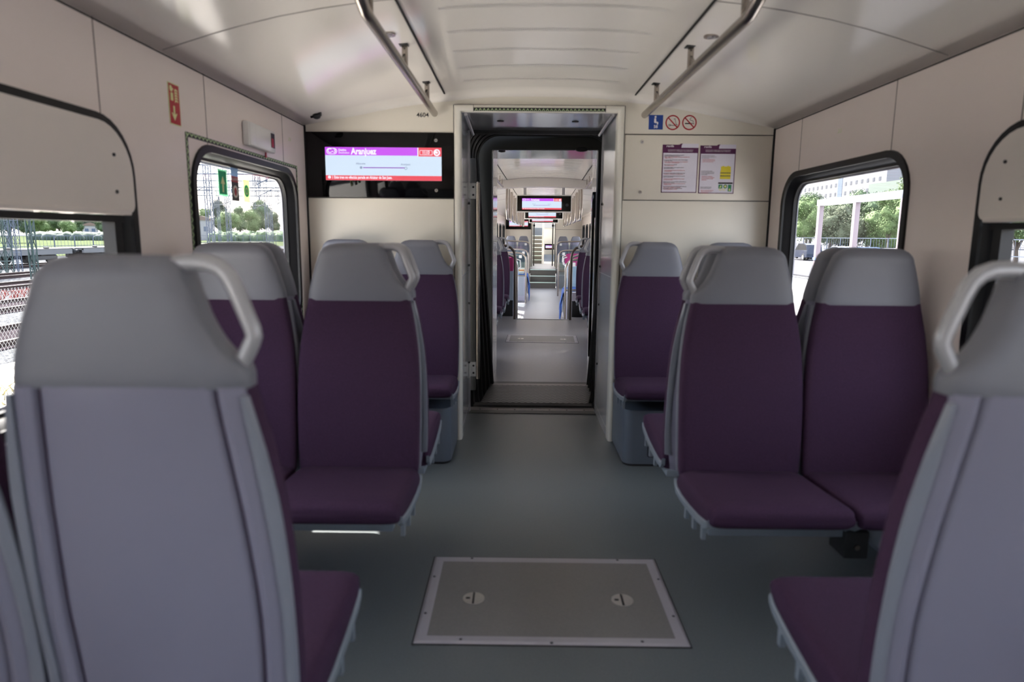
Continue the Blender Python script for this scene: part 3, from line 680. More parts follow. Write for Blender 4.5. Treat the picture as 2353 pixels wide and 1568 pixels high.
# zigzag border of the emergency window
t=thing('emergency_window_border','black border strip with pale green zigzag around the left window','safety marking')
YB0,YB1,ZB0,ZB1=2.405,3.60,.69,1.555
mb=MB(); add_plate(mb,rrect(YB0,YB1,ZB0,ZB1,.004,1),[rrect(YB0+.017,YB1-.017,ZB0+.017,ZB1-.017,.004,1)],.0012,'x',-W+.0008); b=mb.build('strip',M_dark,t,0)
mb=MB()
def tri_row(p,q,n,inw):
    p=Vector(p); q=Vector(q); d=(q-p)/n; iw=Vector(inw)
    for i in range(n):
        a=p+d*i
        mb.prism([tuple(a+iw*.002),tuple(a+d*.5+iw*.0145),tuple(a+d+iw*.002),tuple(a+d*.78+iw*.002),tuple(a+d*.5+iw*.009),tuple(a+d*.22+iw*.002)],.0008,'x',-W+.0014)
tri_row((YB0,ZB1),(YB1,ZB1),40,(0,-1)); tri_row((YB0,ZB0),(YB1,ZB0),40,(0,1)); tri_row((YB0,ZB0),(YB0,ZB1),32,(1,0)); tri_row((YB1,ZB0),(YB1,ZB1),32,(-1,0))
mb.build('zigzag',MATS['pale_green_glow'],b,0)
# stickers on the left window glass
gx=-W-.040
t=thing('exit_sticker','green exit sticker with arrow on the left window glass','sticker'); t.matrix_world=Matrix.Translation((gx,2.775,1.395))@Matrix.Rotation(PI/2,4,'Z')
MB().box(-.042,.042,-.0008,0,-.045,.062).build('backing',trans_mat('sticker_pale_green',(.70,.92,.80)),t,0)
MB().box(-.036,.036,-.0014,-.0008,-.039,.056).build('field',trans_mat('sticker_green',(.36,.82,.62)),t,0)
MB().prism([(-.006,-.03),(.006,-.03),(.006,.005),(.020,.003),(.0,.035),(-.020,.003),(-.006,.005)],-.0006,'y',-.0014).build('arrow',M_ye,t,0)
t=thing('door_alarm_sticker','black and red sticker with red handle symbol hanging at the window top','sticker'); t.matrix_world=Matrix.Translation((gx,2.895,1.41))@Matrix.Rotation(PI/2,4,'Z')
MB().box(-.037,.037,-.0008,0,-.075,.075).build('backing',trans_mat('sticker_greyblue',(.62,.70,.78)),t,0)
MB().box(-.037,.037,-.0014,-.0008,-.075,.005).build('black_field',M_blk,t,0)
mb=MB().box(-.037,.037,-.0016,-.0009,.005,.030); mb.build('red_band',M_redr,t,0)
mb=MB(); disc(mb,0,-.035,.026,-.0017,r0=.016); text_into(mb,'ALARMA',0,.012,.017,-.0020,'CENTER'); mb.build('white_ring',M_swhite,t,0)
MB().box(-.008,.008,-.0022,-.0016,-.052,-.018).build('red_handle',M_redr,t,0)
t=thing('round_green_sticker','pale sticker with round green symbol on the left window glass','sticker'); t.matrix_world=Matrix.Translation((gx,3.015,1.39))@Matrix.Rotation(PI/2,4,'Z')
MB().box(-.034,.034,-.0008,0,-.055,.045).build('backing',trans_mat('sticker_cream',(.92,.94,.80)),t,0)
mb=MB(); disc(mb,0,-.005,.027,-.0012); mb.build('green_disc',MATS['sticker_green'],t,0)
mb=MB(); disc(mb,0,-.005,.016,-.0018,r0=.010); mb.build('ring_mark',M_ye,t,0)
# small glow marks on the walls
for s,yy,zz,lb in ((-1,3.50,1.68,'tiny pale green double mark on the left wall by the corner'),(1,3.0,1.665,'tiny pale green double mark on the right wall above the window')):
    t=wall_thing('glow_mark',lb,'sticker',s,yy,zz)
    for d in (-.010,.010): 
        mb=MB(); disc(mb,d,0,.009,-.0006,r0=.006,a0=-2.2,a1=1.6); mb.build('mark',mat('glow_pale',(.80,.86,.66),.5),t,0)
# ---------------- gangway between the cars ----------------
MBc=Matrix.Translation((.081,4.9,0))@Matrix.Rotation(math.radians(-2.227),4,'Z')@Matrix.Translation((0,-4.9,0))
M_bel=mat('black_bellows_rubber',(.045,.045,.05),.5,spec=.4)
def bellows():
    secs=[]; n=14; ribs=[]
    for i in range(2*n+1):
        y=4.42+(5.20-4.42)*i/(2*n); c=.085*(i/(2*n)); o=.0 if i%2==0 else .045
        hw=.505+o; top=1.95+o
        loop=rrect(-hw,hw,-.12-o,top,[.14,.17,.17,.14],7)
        # lower corners swing inward
        P=[]
        for a,b in loop:
            k=max(0,min(1,(.42-b)/.42)); P.append((a*(1-(.10+.16*i/(2*n))*k)+c,y,b))
        secs.append(P)
        if i%4==2: ribs.append(P+[P[0]])
    mb=MB(); mb.loft(secs,cap=False); o=mb.build('gangway_bellows',M_bel,None,25)
    tag(o,'black ribbed rubber bellows between the two cars, seen left of the passage','gangway bellows')
    md=o.modifiers.new('s','SOLIDIFY'); md.thickness=.006; md.offset=1
    for R_ in ribs: MB().tube(R_,.010,8,cap=False).build('rib',mat('rib_highlight_rubber',(.10,.10,.105),.35),o,60)  # lighter, glossier rib tubes added to give the folds their highlights
bellows()
t=thing('gangway_threshold','dark wave-pattern tread plate with metal strips bridging the two cars','threshold')
def tread_mat():
    m=mat('wave_tread',(.36,.36,.35),.4,metal=.5); nt=m.node_tree; b=nt.nodes['Principled BSDF']
    tc=nt.nodes.new('ShaderNodeTexCoord'); w=nt.nodes.new('ShaderNodeTexWave'); w.wave_type='BANDS'; w.bands_direction='Y'; w.inputs['Scale'].default_value=6.5; w.inputs['Distortion'].default_value=0
    w2=nt.nodes.new('ShaderNodeTexWave'); w2.bands_direction='X'; w2.inputs['Scale'].default_value=7
    mp=nt.nodes.new('ShaderNodeVectorMath'); mp.operation='ADD'; sc=nt.nodes.new('ShaderNodeCombineXYZ'); ml=nt.nodes.new('ShaderNodeMath'); ml.operation='MULTIPLY'; ml.inputs[1].default_value=.022
    nt.links.new(tc.outputs['Object'],w2.inputs['Vector']); nt.links.new(w2.outputs['Fac'],ml.inputs[0]); nt.links.new(ml.outputs[0],sc.inputs[1]); nt.links.new(tc.outputs['Object'],mp.inputs[0]); nt.links.new(sc.outputs[0],mp.inputs[1]); nt.links.new(mp.outputs[0],w.inputs['Vector'])
    r=nt.nodes.new('ShaderNodeValToRGB'); r.color_ramp.elements[0].color=(.03,.03,.03,1); r.color_ramp.elements[1].color=(.085,.083,.08,1); r.color_ramp.elements[0].position=.45; r.color_ramp.elements[1].position=.8
    bp=nt.nodes.new('ShaderNodeBump'); bp.inputs['Strength'].default_value=.8; bp.inputs['Distance'].default_value=.004
    nt.links.new(w.outputs['Fac'],r.inputs[0]); nt.links.new(r.outputs[0],b.inputs['Base Color']); nt.links.new(w.outputs['Fac'],bp.inputs['Height']); nt.links.new(bp.outputs[0],b.inputs['Normal']); return m
MB().prism([(-.37,4.52),(.40,4.52),(.50,5.10),(-.32,5.10)],.02,'z',-.006).build('tread_plate',tread_mat(),t,0)
MB().prism([(-.41,4.455),(.42,4.455),(.43,4.53),(-.40,4.53)],.028,'z',-.01).build('rubber_strip',M_joint,t,0)
mb=MB().prism([(-.43,4.37),(.43,4.37),(.43,4.455),(-.43,4.455)],.016,'z',-.012); p=mb.build('near_sill',mat('worn_steel',(.55,.53,.52),.45,metal=.8),t,0)
mb=MB()
for i in range(7): mb.cyl((-.36+.12*i,4.39,.003),(-.36+.12*i,4.39,.006),.005,8)
mb.build('screw',M_dark,p)
MB().prism([(-.43,4.30),(.43,4.30),(.43,4.372),(-.43,4.372)],.008,'z',-.004).build('floor_edge',mat('dark_edge',(.28,.28,.27),.5),t,0)
MB().prism([(-.33,5.10),(.50,5.10),(.505,5.165),(-.325,5.165)],.016,'z',-.004).build('far_sill',MATS['worn_steel'],t,0)
MB().prism([(-.33,5.165),(.505,5.165),(.51,5.25),(-.325,5.25)],.012,'z',-.004).build('far_edge',MATS['dark_edge'],t,0)
# folded door leaf and hinges on the left
t=thing('gangway_door','narrow folded door with steel edge and two white hinges left of the passage','door')
MB().box(-.465,-.395,4.462,4.50,.12,1.70,.006).build('leaf',M_dark,t)
MB().box(-.393,-.368,4.455,4.49,.20,1.55,.008,3).build('edge_profile',M_steel,t)
for z0,z1 in ((1.430,1.530),(.245,.345)):
    h=MB().box(-.432,-.388,4.352,4.358,z0,z1,.002).box(-.4315,-.424,4.29,4.356,z0,z1,.002).build('hinge',M_white,t)
    mb=MB()
    for zz in (z0+.025,z1-.025): mb.cyl((-.404,4.352,zz),(-.404,4.348,zz),.007,12)
    mb.build('screw',M_dark,h)
# end frame of A side
add=MB(); add_plate(add,[(-.70,-.1),(.70,-.1),(.70,2.1),(-.70,2.1)],[rrect(-.47,.47,-.02,1.91,.05)],.05,'y',4.40); add.build('trim_4',M_bel,None,0,kind='structure')
# ---------------- far car ----------------
XF[0]=MBc
add=MB(); add_plate(add,[(-.72,-.1),(.72,-.1),(.72,2.1),(-.72,2.1)],[rrect(-.412,.412,0,1.852,.012)],.05,'y',5.235); add.build('trim_5',mat('dark_grey_frame',(.13,.135,.13),.6,spec=.3),None,0,kind='structure')
MLI=MATS['glossy_grey_lining']
t=thing('door_2',None,None,kind='structure')
for s in (-1,1):
    l=MB().box(s*.412,s*.432,5.262,5.84,0,1.86).build('side_lining',MLI,t)
    MB().box(s*.4115,s*.413,5.27,5.84,.935,.938).box(s*.405,s*.415,5.262,5.285,0,1.85).box(s*.4115,s*.413,5.54,5.543,0,1.85).build('lining_joint',M_alu,l,0)
    k=MB(); 
    for zz in (.25,.8,1.2,1.5): k.box(s*.4105,s*.413,5.33,5.35,zz,zz+.04)
    k.build('lock',M_dark,l)
MB().box(-.412,.412,5.262,5.84,1.853,1.87).build('lintel_lining',MATS['lintel_lining'],t)
t=thing('folded_door_edge','tall black vertical door edge right of the passage into the far car','door')
MB().box(.377,.400,5.27,5.305,.22,1.54,.006).build('edge',M_black,t)
MB().box(.398,.4085,5.27,5.30,1.34,1.54,.002).box(.398,.4085,5.27,5.30,.22,.42,.002).build('mount',M_dark,t)
t=thing('passage_ceiling_sensor','small black sensor dome under the lintel at the passage','sensor',(.28,5.19,1.85)); MB().sphere((0,0,0),.05,(1,.7,.35),3).build('dome',M_dark,t)
t=thing('passage_ceiling_sensor','second black sensor dome under the far lintel on the left','sensor',(-.34,5.32,1.853)); MB().sphere((0,0,0),.03,(1,.7,.35),3).build('dome',M_dark,t)
# shell, high-floor part
BWa=[(5.99,7.13,.72,1.525,.16),(7.51,8.70,.72,1.525,.16)]
BWb=[(9.9,11.2,.25,1.525,.14),(11.7,13.0,.25,1.525,.14),(13.6,14.3,-.2,1.6,.08),(14.5,15.2,-.2,1.6,.08),(15.8,17.1,.25,1.525,.14),(17.6,18.9,.25,1.525,.14),(19.4,20.4,.6,1.525,.14),(20.9,22.1,.75,1.525,.14)]
for side in (-1,1):
    nm='wall_left' if side<0 else 'wall_right'
    wall(nm,side,5.81,9.36,0,1.79,BWa,[(6.15,1.525,1.79),(6.98,1.525,1.79)])
    wall(nm,side,9.36,22.6,-.41,1.79,BWb,[])
    body_skin(side,5.3,22.6,-.9,2.0,[w[:4] for w in BWa+BWb])
    for w in BWa+BWb: window(side,*w)
plate('wall_back',[(-W,0),(-.43,0),(-.43,1.87),(.43,1.87),(.43,0),(W,0),(W,1.79)]+[(a,b) for a,b in ceil_profile()[::-1]][1:],[],.03,MATS['cream_laminate'],'y',5.82,kind='structure')
cb=ceiling('ceiling',5.82,9.31,False); slots(cb,5.95,9.25); 
cc=ceiling('ceiling',9.49,22.6,False); slots(cc,9.6,22.5); perforations(cb,6.1,9.2,.27); perforations(cc,9.7,13,.3)
# arched ceiling beam
Pc=ceil_profile()
arch=[(-W,1.72),(-1.15,1.76),(-.9,1.81),(-.6,1.845),(-.3,1.862),(0,1.868),(.3,1.862),(.6,1.845),(.9,1.81),(1.15,1.76),(W,1.72)]
MB().prism(arch+[(a,b+.01) for a,b in Pc[::-1]],.20,'y',9.30).build('trim_6',mat('beam_grey',(.80,.78,.77),.3),None,50,kind='structure')
MB().box(-W-.02,W+.02,5.25,9.36,-.06,0).box(-W-.02,-.385,9.36,9.66,-.41,0).box(.385,W+.02,9.36,9.66,-.41,0).box(-.385,.385,9.36,9.62,-.41,-.205).box(-W-.02,W+.02,9.62,20.2,-.47,-.41).build('floor',mat('far_grey_vinyl',(.48,.48,.50),.35,var=.06,vscale=40),None,0,kind='structure')
hatch(7.28,7.81,'floor hatch with two round pulls in the far car beyond the gangway')
MB().box(-.385,.385,9.335,9.365,0,.006).build('trim_7',M_alu,None,0,kind='structure')
# seats of the far car
G_B='purple seats along the aisle of the far car'
for (yy,face,word) in ((5.995,1,'nearest the passage'),(7.175,-1,'second from the passage'),(7.46,1,'third from the passage'),(8.60,-1,'last before the low floor')):
    for s in (-1,1):
        hs=(1 if s<0 else -1)*(1 if face<0 else -1)
        seat(hs,s*XA,yy,face,'far car aisle seat on the %s seen through the doorway, %s'%('left' if s<0 else 'right',word),G_B)
for (yy,face,word) in ((7.175,-1,'second row'),(8.60,-1,'last row')):
    for s in (-1,1): seat(0,s*XW,yy,face,'far car window seat on the %s, %s, mostly hidden by the aisle seat'%('left' if s<0 else 'right',word),G_B)
pedestal(-1,5.845,6.27,'blue-grey pedestal box under the first far car seats on the left',1)
pedestal(1,5.845,6.27,'blue-grey pedestal box under the first far car seats on the right',1)
for (yy,face,w) in ((7.175,-1,'second'),(7.46,1,'third'),(8.60,-1,'fourth')):
    for s in (-1,1): bracket(s,yy,face,'cantilever bracket under the %s far car seat row on the %s'%(w,'left' if s<0 else 'right'))
# overhead rails, high part
for s in (-1,1):
    t=thing('ceiling_handrail','overhead steel rail in the first part of the far car, %s side'%('left' if s<0 else 'right'),'handrail',group='overhead rails in the far car')
    x=s*.573; z=1.852
    MB().tube([(x,5.90,z),(x,7.45,z),(x,7.50,z+.01),(x,7.56,1.90),(x,7.60,1.95)],.0165,14).build('tube',M_steel,t,60)
    for yb in (6.1,6.75,7.4):
        b=MB().prism([(yb-.012,z),(yb+.012,z),(yb+.012,1.952),(yb-.012,1.952)],.010,'x',x-.005).build('bracket',M_steel,t,30)
    t=thing('ceiling_handrail','second overhead rail in the far car up to the arched beam, %s side'%('left' if s<0 else 'right'),'handrail',group='overhead rails in the far car')
    MB().tube([(x,7.85,1.95),(x,7.88,1.90),(x,7.94,z+.01),(x,8.0,z),(x,9.15,z)],.0165,14).build('tube',M_steel,t,60)
    for yb in (8.1,8.6,9.05):
        MB().prism([(yb-.012,z),(yb+.012,z),(yb+.012,1.952),(yb-.012,1.952)],.010,'x',x-.005).build('bracket',M_steel,t,30)
# long drop rails in the low-floor part
def drop_rail(s,y0,y1,label):
    t=thing('drop_handrail',label,'handrail',group='bent drop rails hanging in the low-floor part'); z=1.45; x=s*.573
    MB().tube([(x,y0,1.94),(x,y0,1.62),(x,y0+.02,1.56),(x,y0+.10,1.49),(x,y0+.2,z),(x,y1-.2,z),(x,y1-.10,1.49),(x,y1-.02,1.56),(x,y1,1.62),(x,y1,1.94)],.019,12).build('tube',M_steel,t,60)
    n=max(1,int((y1-y0)/.55)); 
    for i in range(1,n):
        yy=y0+(y1-y0)*i/n; MB().tube([(x,yy,1.94),(x,yy,z)],.014,8).build('hanger',M_steel,t)
for s in (-1,1):
    w='left' if s<0 else 'right'
    for y0,y1,k in ((10.3,11.7,'nearest'),(12.0,13.5,'second'),(13.9,15.4,'third'),(15.8,17.3,'fourth'),(17.7,19.2,'farthest')): drop_rail(s,y0,y1,'%s bent drop rail on the %s of the low-floor part'%(k,w))
# hanging displays
def hanging(y,label):
    t=thing('hanging_display',label,'display screen',(0,0,0),group=None)
    MB().box(-.405,.405,y,y+.08,1.528,1.778,.004).build('casing',mat('off_white_casing',(.95,.94,.92),.35),t)
    f=MB().box(-.39,.39,y-.004,y+.001,1.545,1.764).build('glass_front',M_black,t,0)
    screen_parts(t,-.320,1.568,.575,.160,y-.0055)
    MB().cyl((.335,y-.004,1.635),(.335,y-.010,1.635),.023,20).build('lock',M_dark,t)
    MB().box(-.30,-.26,y+.02,y+.06,1.775,1.97).box(.26,.30,y+.02,y+.06,1.775,1.97).build('bracket',M_alu,t,0)
hanging(9.72,'nearest hanging display above the far aisle with the magenta band fully visible')
hanging(13.9,'middle hanging display whose top is hidden by the nearest one')
hanging(18.3,'farthest hanging display, only its lower red edge showing')
# posts at the edge of the high floor
def corner_rail(s,x,y,zf,zt,reach,label,r=.017,glass=True,m=None,name='corner_railing'):
    t=thing(name,label,'railing',group=None)
    pts=[(s*x,y,zf),(s*x,y,zt-.16),(s*(x+.015),y,zt-.09),(s*(x+.06),y,zt-.035),(s*(x+.13),y,zt-.008),(s*(x+.2),y,zt)]+[(s*reach,y,zt+.02)]
    MB().tube(pts,r,12).build('tube',m or M_steel,t,60)
    if glass:
        g=MB().box(s*(x+.04),s*(reach-.03),y-.004,y+.004,zf+.18,zt-.10,.002).build('glass_panel',M_clear,t,0)
        MB().tube([(s*x,y,zf+.55*(zt-zf)),(s*reach,y,zf+.56*(zt-zf))],r*.7,8).build('cross_tube',m or M_steel,t)
        MB().box(s*(x+.10),s*(x+.17),y-.008,y-.004,zt-.12,zt-.05).build('notice',M_white,t,0)
    return t
M_dst=mat('dark_bronze_steel',(.42,.39,.37),.3,metal=1)  # darker bronze-toned steel for the corner rails
for s in (-1,1):
    w='left' if s<0 else 'right'
    corner_rail(s,.400,9.33,0,1.055,1.2,'dark steel corner rail at the edge of the high floor, %s side'%w,.019,False,M_dst)
    corner_rail(s,.372,9.40,-.205,.93,.9,'bright steel rail post beside the dark one at the floor edge, %s side'%w,.016,False,M_chrome,'step_railing')
    corner_rail(s,.40,11.55 if s>0 else 15.5,-.41,.78,1.22,'steel railing with glass pane in the low-floor part, %s side, nearest one'%w,.02)
    corner_rail(s,.41,17.5 if s>0 else 18.2,-.41,.80,1.24,'steel railing with glass pane in the low-floor part, %s side, middle one'%w,.022)
    corner_rail(s,.43,21.3,-.03,.99,1.26,'steel railing with glass pane before the far end wall, %s side'%w,.024)
# partitions behind the high floor
for s,lb in ((-1,'pale blue partition with magenta top behind the last left seats of the high floor'),(1,'lilac white partition behind the last right seats of the high floor')):
    t=thing('low_partition',lb,'partition')
    MB().box(s*.44,s*1.29,9.70,9.74,-.05,.235).build('plinth',M_dark,t)
    if s<0:
        MB().box(s*.44,s*1.29,9.71,9.74,.235,.67).build('lower_panel',mat('pale_blue_panel',(.60,.68,.76),.4),t); MB().box(s*.44,s*1.29,9.70,9.75,.67,.865,.01).build('upper_panel',mat('magenta_fabric',(.62,.17,.42),.8),t)
    else: MB().box(s*.44,s*1.29,9.71,9.74,.235,.36).build('lower_panel',mat('lilac_white',(.78,.77,.84),.4),t)
# low-floor seat modules with blue covers
M_lil=MATS['lilac_white']; M_bcl=mat('blue_cloth',(.14,.32,.62),.7)
def module(s,y0,y1,zt,label,cover,cl):
    t=thing('low_seat_box',label,'seat box')
    MB().box(s*.415,s*1.27,y0,y1,-.41,zt,.02).build('casing',M_lil,t)
    MB().box(s*.411,s*.417,y0+.05,y1-.05,-.30,zt-.08).build('side_panel',M_alu,t)
    # draped cloth
    n=22; secs=[]
    ya,yb=cover
    for j in range(13):
        u=j/12.0; row=[]
        for i in range(n+1):
            v=i/n; yy=ya+(yb-ya)*v
            hang=.42+.14*math.sin(v*9+1)+.10*math.sin(v*23)
            L=.55*u+hang*0
            d=u*(.45+hang)-.45
            if d<=0: x=.40+(-d); z=zt+.012+.004*math.sin(v*30+u*9)
            else: x=.395-.012*math.sin(v*26+u*4)-.28*min(d,.25)*(1 if v<.4 else .4); z=zt+.012-d
            row.append((s*x,yy,z))
        secs.append(row)
    mb=MB(); mb.loft(secs,cap=False,closed=False); o=mb.build('blue_cover',M_bcl,None,60); md=o.modifiers.new('s','SOLIDIFY'); md.thickness=.006; tag(o,cl,'cloth cover')
module(1,11.9,13.2,.18,'lilac white box in the right of the low floor, under a blue cover',(12.0,13.0),'blue cloth hanging off the pale box on the right of the low floor')
module(-1,16.0,17.4,.22,'lilac white box in the left of the low floor, under a blue cover',(16.1,17.3),'blue cloth hanging off the pale box on the left of the low floor')
t=thing('item_pile','small striped items lying on the blue cover on the left','bundle'); 
for i in range(3): MB().box(-.60,-.47,16.3+.25*i,16.5+.25*i,.24,.30+.03*i,.01).build('packet',mat('orange_pack' if i%2 else 'white_pack',(.85,.55,.30) if i%2 else (.85,.85,.82),.5),t)
# low-floor seats with magenta upper and pale blue backs
def lowseat(x,y,s,label):
    t=thing('folding_seat',label,'folding seat',(x,y,0),0,'magenta and pale blue seats in the low-floor part')
    mb=MB(); mb.loft([slab(.20,.20,0+.04*(z-.1),.06,z,ex=.2) for z in (-.12,.0,.2,.40,.58)]); mb.build('lower_back',MATS['pale_blue_panel'],t,50)
    mb=MB(); mb.loft([slab(w,w,.02+.04*(z-.1),.07,z,ex=.25) for z,w in ((.585,.20),(.65,.20),(.74,.19),(.79,.165),(.80,.12))]); mb.build('upper_back',MATS['magenta_fabric'],t,50)
    MB().tube([(-s*.17,.03,.76),(-s*.24,.03,.74),(-s*.25,.03,.62),(-s*.20,.03,.58)],.012,8).build('grab_handle',M_white,t)
    MB().box(-.20,.20,-.08,.05,-.41,-.12,.01).build('base',M_lil,t)
for i,(x,y) in enumerate(((.66,13.4),(1.075,13.4),(-.66,12.0),(-1.075,12.0),(.68,14.6))): lowseat(x,y,1 if x>0 else -1,['folding seat with magenta top behind the blue cover on the right, aisle place','folding seat with magenta top behind the blue cover on the right, window place','folding seat with magenta top behind the left partition, aisle place','folding seat with magenta top behind the left partition, window place','rear folding seat on the right of the low floor by the doors'][i])
for x,y,lb in ((-.62,13.1,'small floor hatch in the low floor on the left side'),(.60,13.3,'small floor hatch in the low floor on the right side')):
    t=thing('small_floor_hatch',lb,'floor hatch',(0,0,0)); MB().box(x-.20,x+.20,y-.45,y+.45,-.41,-.404,.001).build('frame',M_alu,t); MB().box(x-.15,x+.15,y-.38,y+.38,-.405,-.402).build('cover',MATS['hatch_vinyl'],t,0)
# steps, platform, far end wall, staircase
M_step=mat('step_riser_olive',(.36,.345,.32),.5); M_nos=mat('pale_green_nosing',(.84,.92,.88),.4)
t=thing('aisle_steps','three wide steps with pale green nosings at the end of the low floor','steps')
for i in range(3):
    z0=-.41+.18*i; y0=20.1+.3*i
    st=MB().box(-.40,.40,y0,21.2,z0,z0+.18).build('step',M_step,t,0); MB().box(-.40,.40,y0-.006,y0+.03,z0+.158,z0+.184).build('nosing',M_nos,st,0)
MB().box(-W,-.42,20.1,22.6,-.41,-.03).box(.42,W,20.1,22.6,-.41,-.03).box(-.5,.5,21.2,25.0,.07,.13).build('floor',MATS['far_grey_vinyl'],None,0,kind='structure')
plate('wall_front',[(-W,-.03),(-.36,-.03),(-.36,1.86),(.40,1.86),(.40,-.03),(W,-.03),(W,1.79)]+[(a,b) for a,b in ceil_profile()[::-1]][1:],[],.04,MATS['cream_laminate'],'y',22.62,kind='structure')
mb=MB()
for s in (-1,1): mb.box(s*.42,s*W,22.590,22.598,1.39,1.398); mb.box(s*.40,s*.41,22.590,22.598,-.03,1.88)
mb.build('trim_8',M_joint,None,0,kind='structure')
t=thing('passenger_display','small distant display on the far end wall, left of the staircase','display screen')
MB().box(-1.28,-.43,22.57,22.598,1.40,1.75).build('glass_front',M_black,t,0); screen_parts(t,-1.17,1.49,.64,.18,22.565)
for s in (-1,1):
    for x in (XA,XW): seat(0,s*x,21.75,1,'distant grey seat back at the far end wall, %s, %s'%('left' if s<0 else 'right','aisle place' if x==XA else 'wall place'),'grey seat backs before the far end wall')
# stair well
for s in (-1,1): MB().box(s*.50,s*.53,22.66,28.0,-.1,2.6).build('wall_%s'%('left' if s<0 else 'right'),MATS['cream_laminate'],None,0,kind='structure')
MB().box(-.53,.53,28.0,28.05,-.1,2.6).build('wall_front',MATS['cream_laminate'],None,0,kind='structure')
t=thing('staircase','narrow staircase with pale nosings climbing left of the white pillar','stairs')
for i in range(7):
    z0=.13+.15*i; st=MB().box(-.49,-.05,25.0+.25*i,25.6+.25*i if i<6 else 27.9,z0,z0+.15).build('step',M_step,t,0); MB().box(-.49,-.05,24.99+.25*i,25.02+.25*i,z0+.128,z0+.153).build('nosing',M_nos,st,0)
t=thing('white_pillar','slim white pillar beside the distant staircase','pillar'); MB().box(-.045,.02,24.8,24.9,.13,1.75,.004).build('post',M_white,t); MB().tube([(-.012,24.78,.8),(-.012,24.78,1.80)],.016,8).build('rail',M_steel,t)
for x,lb in ((-.33,'black vertical pole at the left of the distant staircase'),(.33,'black vertical pole at the right of the distant staircase'),(.42,'second dark pole at the right edge of the distant doorway')):
    t=thing('door_pole',lb,'pole'); MB().tube([(x,23.2,.13),(x,23.2,1.80)],.022,10).build('tube',M_dark,t); MB().box(x-.035,x+.035,23.17,23.23,1.5,1.56).build('clamp',M_black,t)
t=thing('lower_display','tiny lit display below eye level right of the staircase','display screen'); MB().box(.06,.46,27.6,27.63,.60,.84).build('glass_front',M_black,t,0); screen_parts(t,.10,.66,.31,.12,27.595)
MB().box(.04,.49,27.0,27.9,.13,.40,.01).build('storage_box',M_box,None,label='blue-grey box under the tiny display by the staircase',cat='box')
t=thing('upper_panel','blue-grey panel at the top of the distant staircase','panel'); MB().box(-.49,-.05,27.92,27.99,1.18,1.50).build('board',M_box,t); MB().box(-.49,.49,27.94,27.99,1.50,1.85).build('window_glow_band',mat('upper_window_glow',(.95,.95,.95),.4,emit=.8),t)  # emissive band stands in for daylight in the upper-deck windows
XF[0]=Matrix.Identity(4)
# ---------------- surroundings ----------------
GZ=-1.25
def px(pxx,d):           # lateral position of a sight line at forward distance d
    return -.113+(pxx-1187)/FPX*d*.987
rnd=random.Random(7)
M_ballast=mat('ballast_gravel',(.33,.335,.34),.95,spec=0,bump=1,bscale=9,var=.7,vscale=11,bdist=.05)
M_rail=mat('rusty_rail',(.20,.16,.15),.8,spec=.1); M_railtop=mat('rail_top',(.70,.68,.66),.3,metal=.9)
M_grass=mat('meadow',(.30,.33,.24),.95,spec=0,var=.25,vscale=.4)
M_conc=mat('pale_platform',(.62,.61,.60),.85,spec=.0,var=.04,vscale=.5)
M_asph=mat('asphalt',(.36,.36,.37),.9,spec=0,var=.06,vscale=1)
M_galv=mat('galvanised_steel',(.27,.31,.37),.6); M_gr=mat('dark_green_steel',(.13,.22,.21),.5)
def ground(name,x0,x1,y0,y1,z,m,k='structure'): MB().box(x0,x1,y0,y1,z-.1,z).build(name,m,None,0,kind=k)
ground('floor',-45,-9.6,-60,330,GZ,M_ballast); ground('floor',-9.6,-1.5,-60,330,GZ,mat('pale_bounce_strip',(.90,.88,.84),.9,spec=0,var=.08,vscale=6)); ground('floor',-260,-45,-60,330,GZ+.02,M_grass)  # pale strip beside the train added to bounce sunlight onto the ceiling
ground('floor',1.62,12.6,-60,330,-.62,M_conc); ground('floor',12.6,17.5,-60,330,GZ,M_ballast); ground('floor',17.5,330,-60,330,GZ+.15,M_asph)
MB().box(1.62,12.6,-60,330,GZ,-.72).build('trim_9',mat('platform_edge',(.5,.5,.5),.8),None,0,kind='structure')
mb=MB()
for yy in range(4,60,3): mb.box(1.62,12.6,yy,yy+.012,-.6205,-.6195)
for xx in (3.3,6.3,9.3): mb.box(xx,xx+.012,-20,200,-.6205,-.6195)
mb.build('trim_10',M_joint2,None,0,kind='structure')
def track(x,label):
    t=thing('railway_track',label,'track',(x,0,GZ),0,'tracks of the yard')
    for s in (-1,1):
        r=MB().box(s*.87-.035,s*.87+.035,-40,320,0,.14).build('rail',M_rail,t,0); MB().box(s*.87-.03,s*.87+.03,-40,320,.14,.155).build('rail_head',M_railtop,r,0)
    MB().box(-1.12,1.12,-40,320,-.02,.03).build('sleeper_bed',mat('sleeper_brown',(.20,.18,.19),.9,spec=0,var=.3,vscale=2),t,0)
for x,l in ((-34,'farthest left track carrying the flat wagons'),(-27.3,'fourth track left of the train'),(-22.3,'third track left of the train'),(-16.4,'second track left of the train'),(-11.8,'nearest track left of the train'),(15.0,'single track beyond the white platform on the right')): track(x,l)
mb=MB()
def patch(x0,x1,y0,y1,n,m,name,lb,h=.18):
    mb=MB()
    for i in range(n):
        x=rnd.uniform(x0,x1); y=rnd.uniform(y0,y1); hh=h*rnd.uniform(.4,1.3); a=rnd.uniform(0,PI); dx,dy=.016*math.cos(a),.03*math.sin(a)
        v=[mb.bm.verts.new(p) for p in ((x-dx,y-dy,GZ),(x+dx,y+dy,GZ),(x+dx*2+rnd.uniform(-.1,.1),y+rnd.uniform(-.1,.1),GZ+hh))]; mb.bm.faces.new(v)
    o=mb.build(name,m,None,0); tag(o,lb,'weeds',kind='stuff')
patch(-8.3,-4.2,3.5,13,3800,mat('dry_grass',(.52,.49,.33),.9),'dry_grass','dry yellow green grass on the ballast close to the left window',.16)
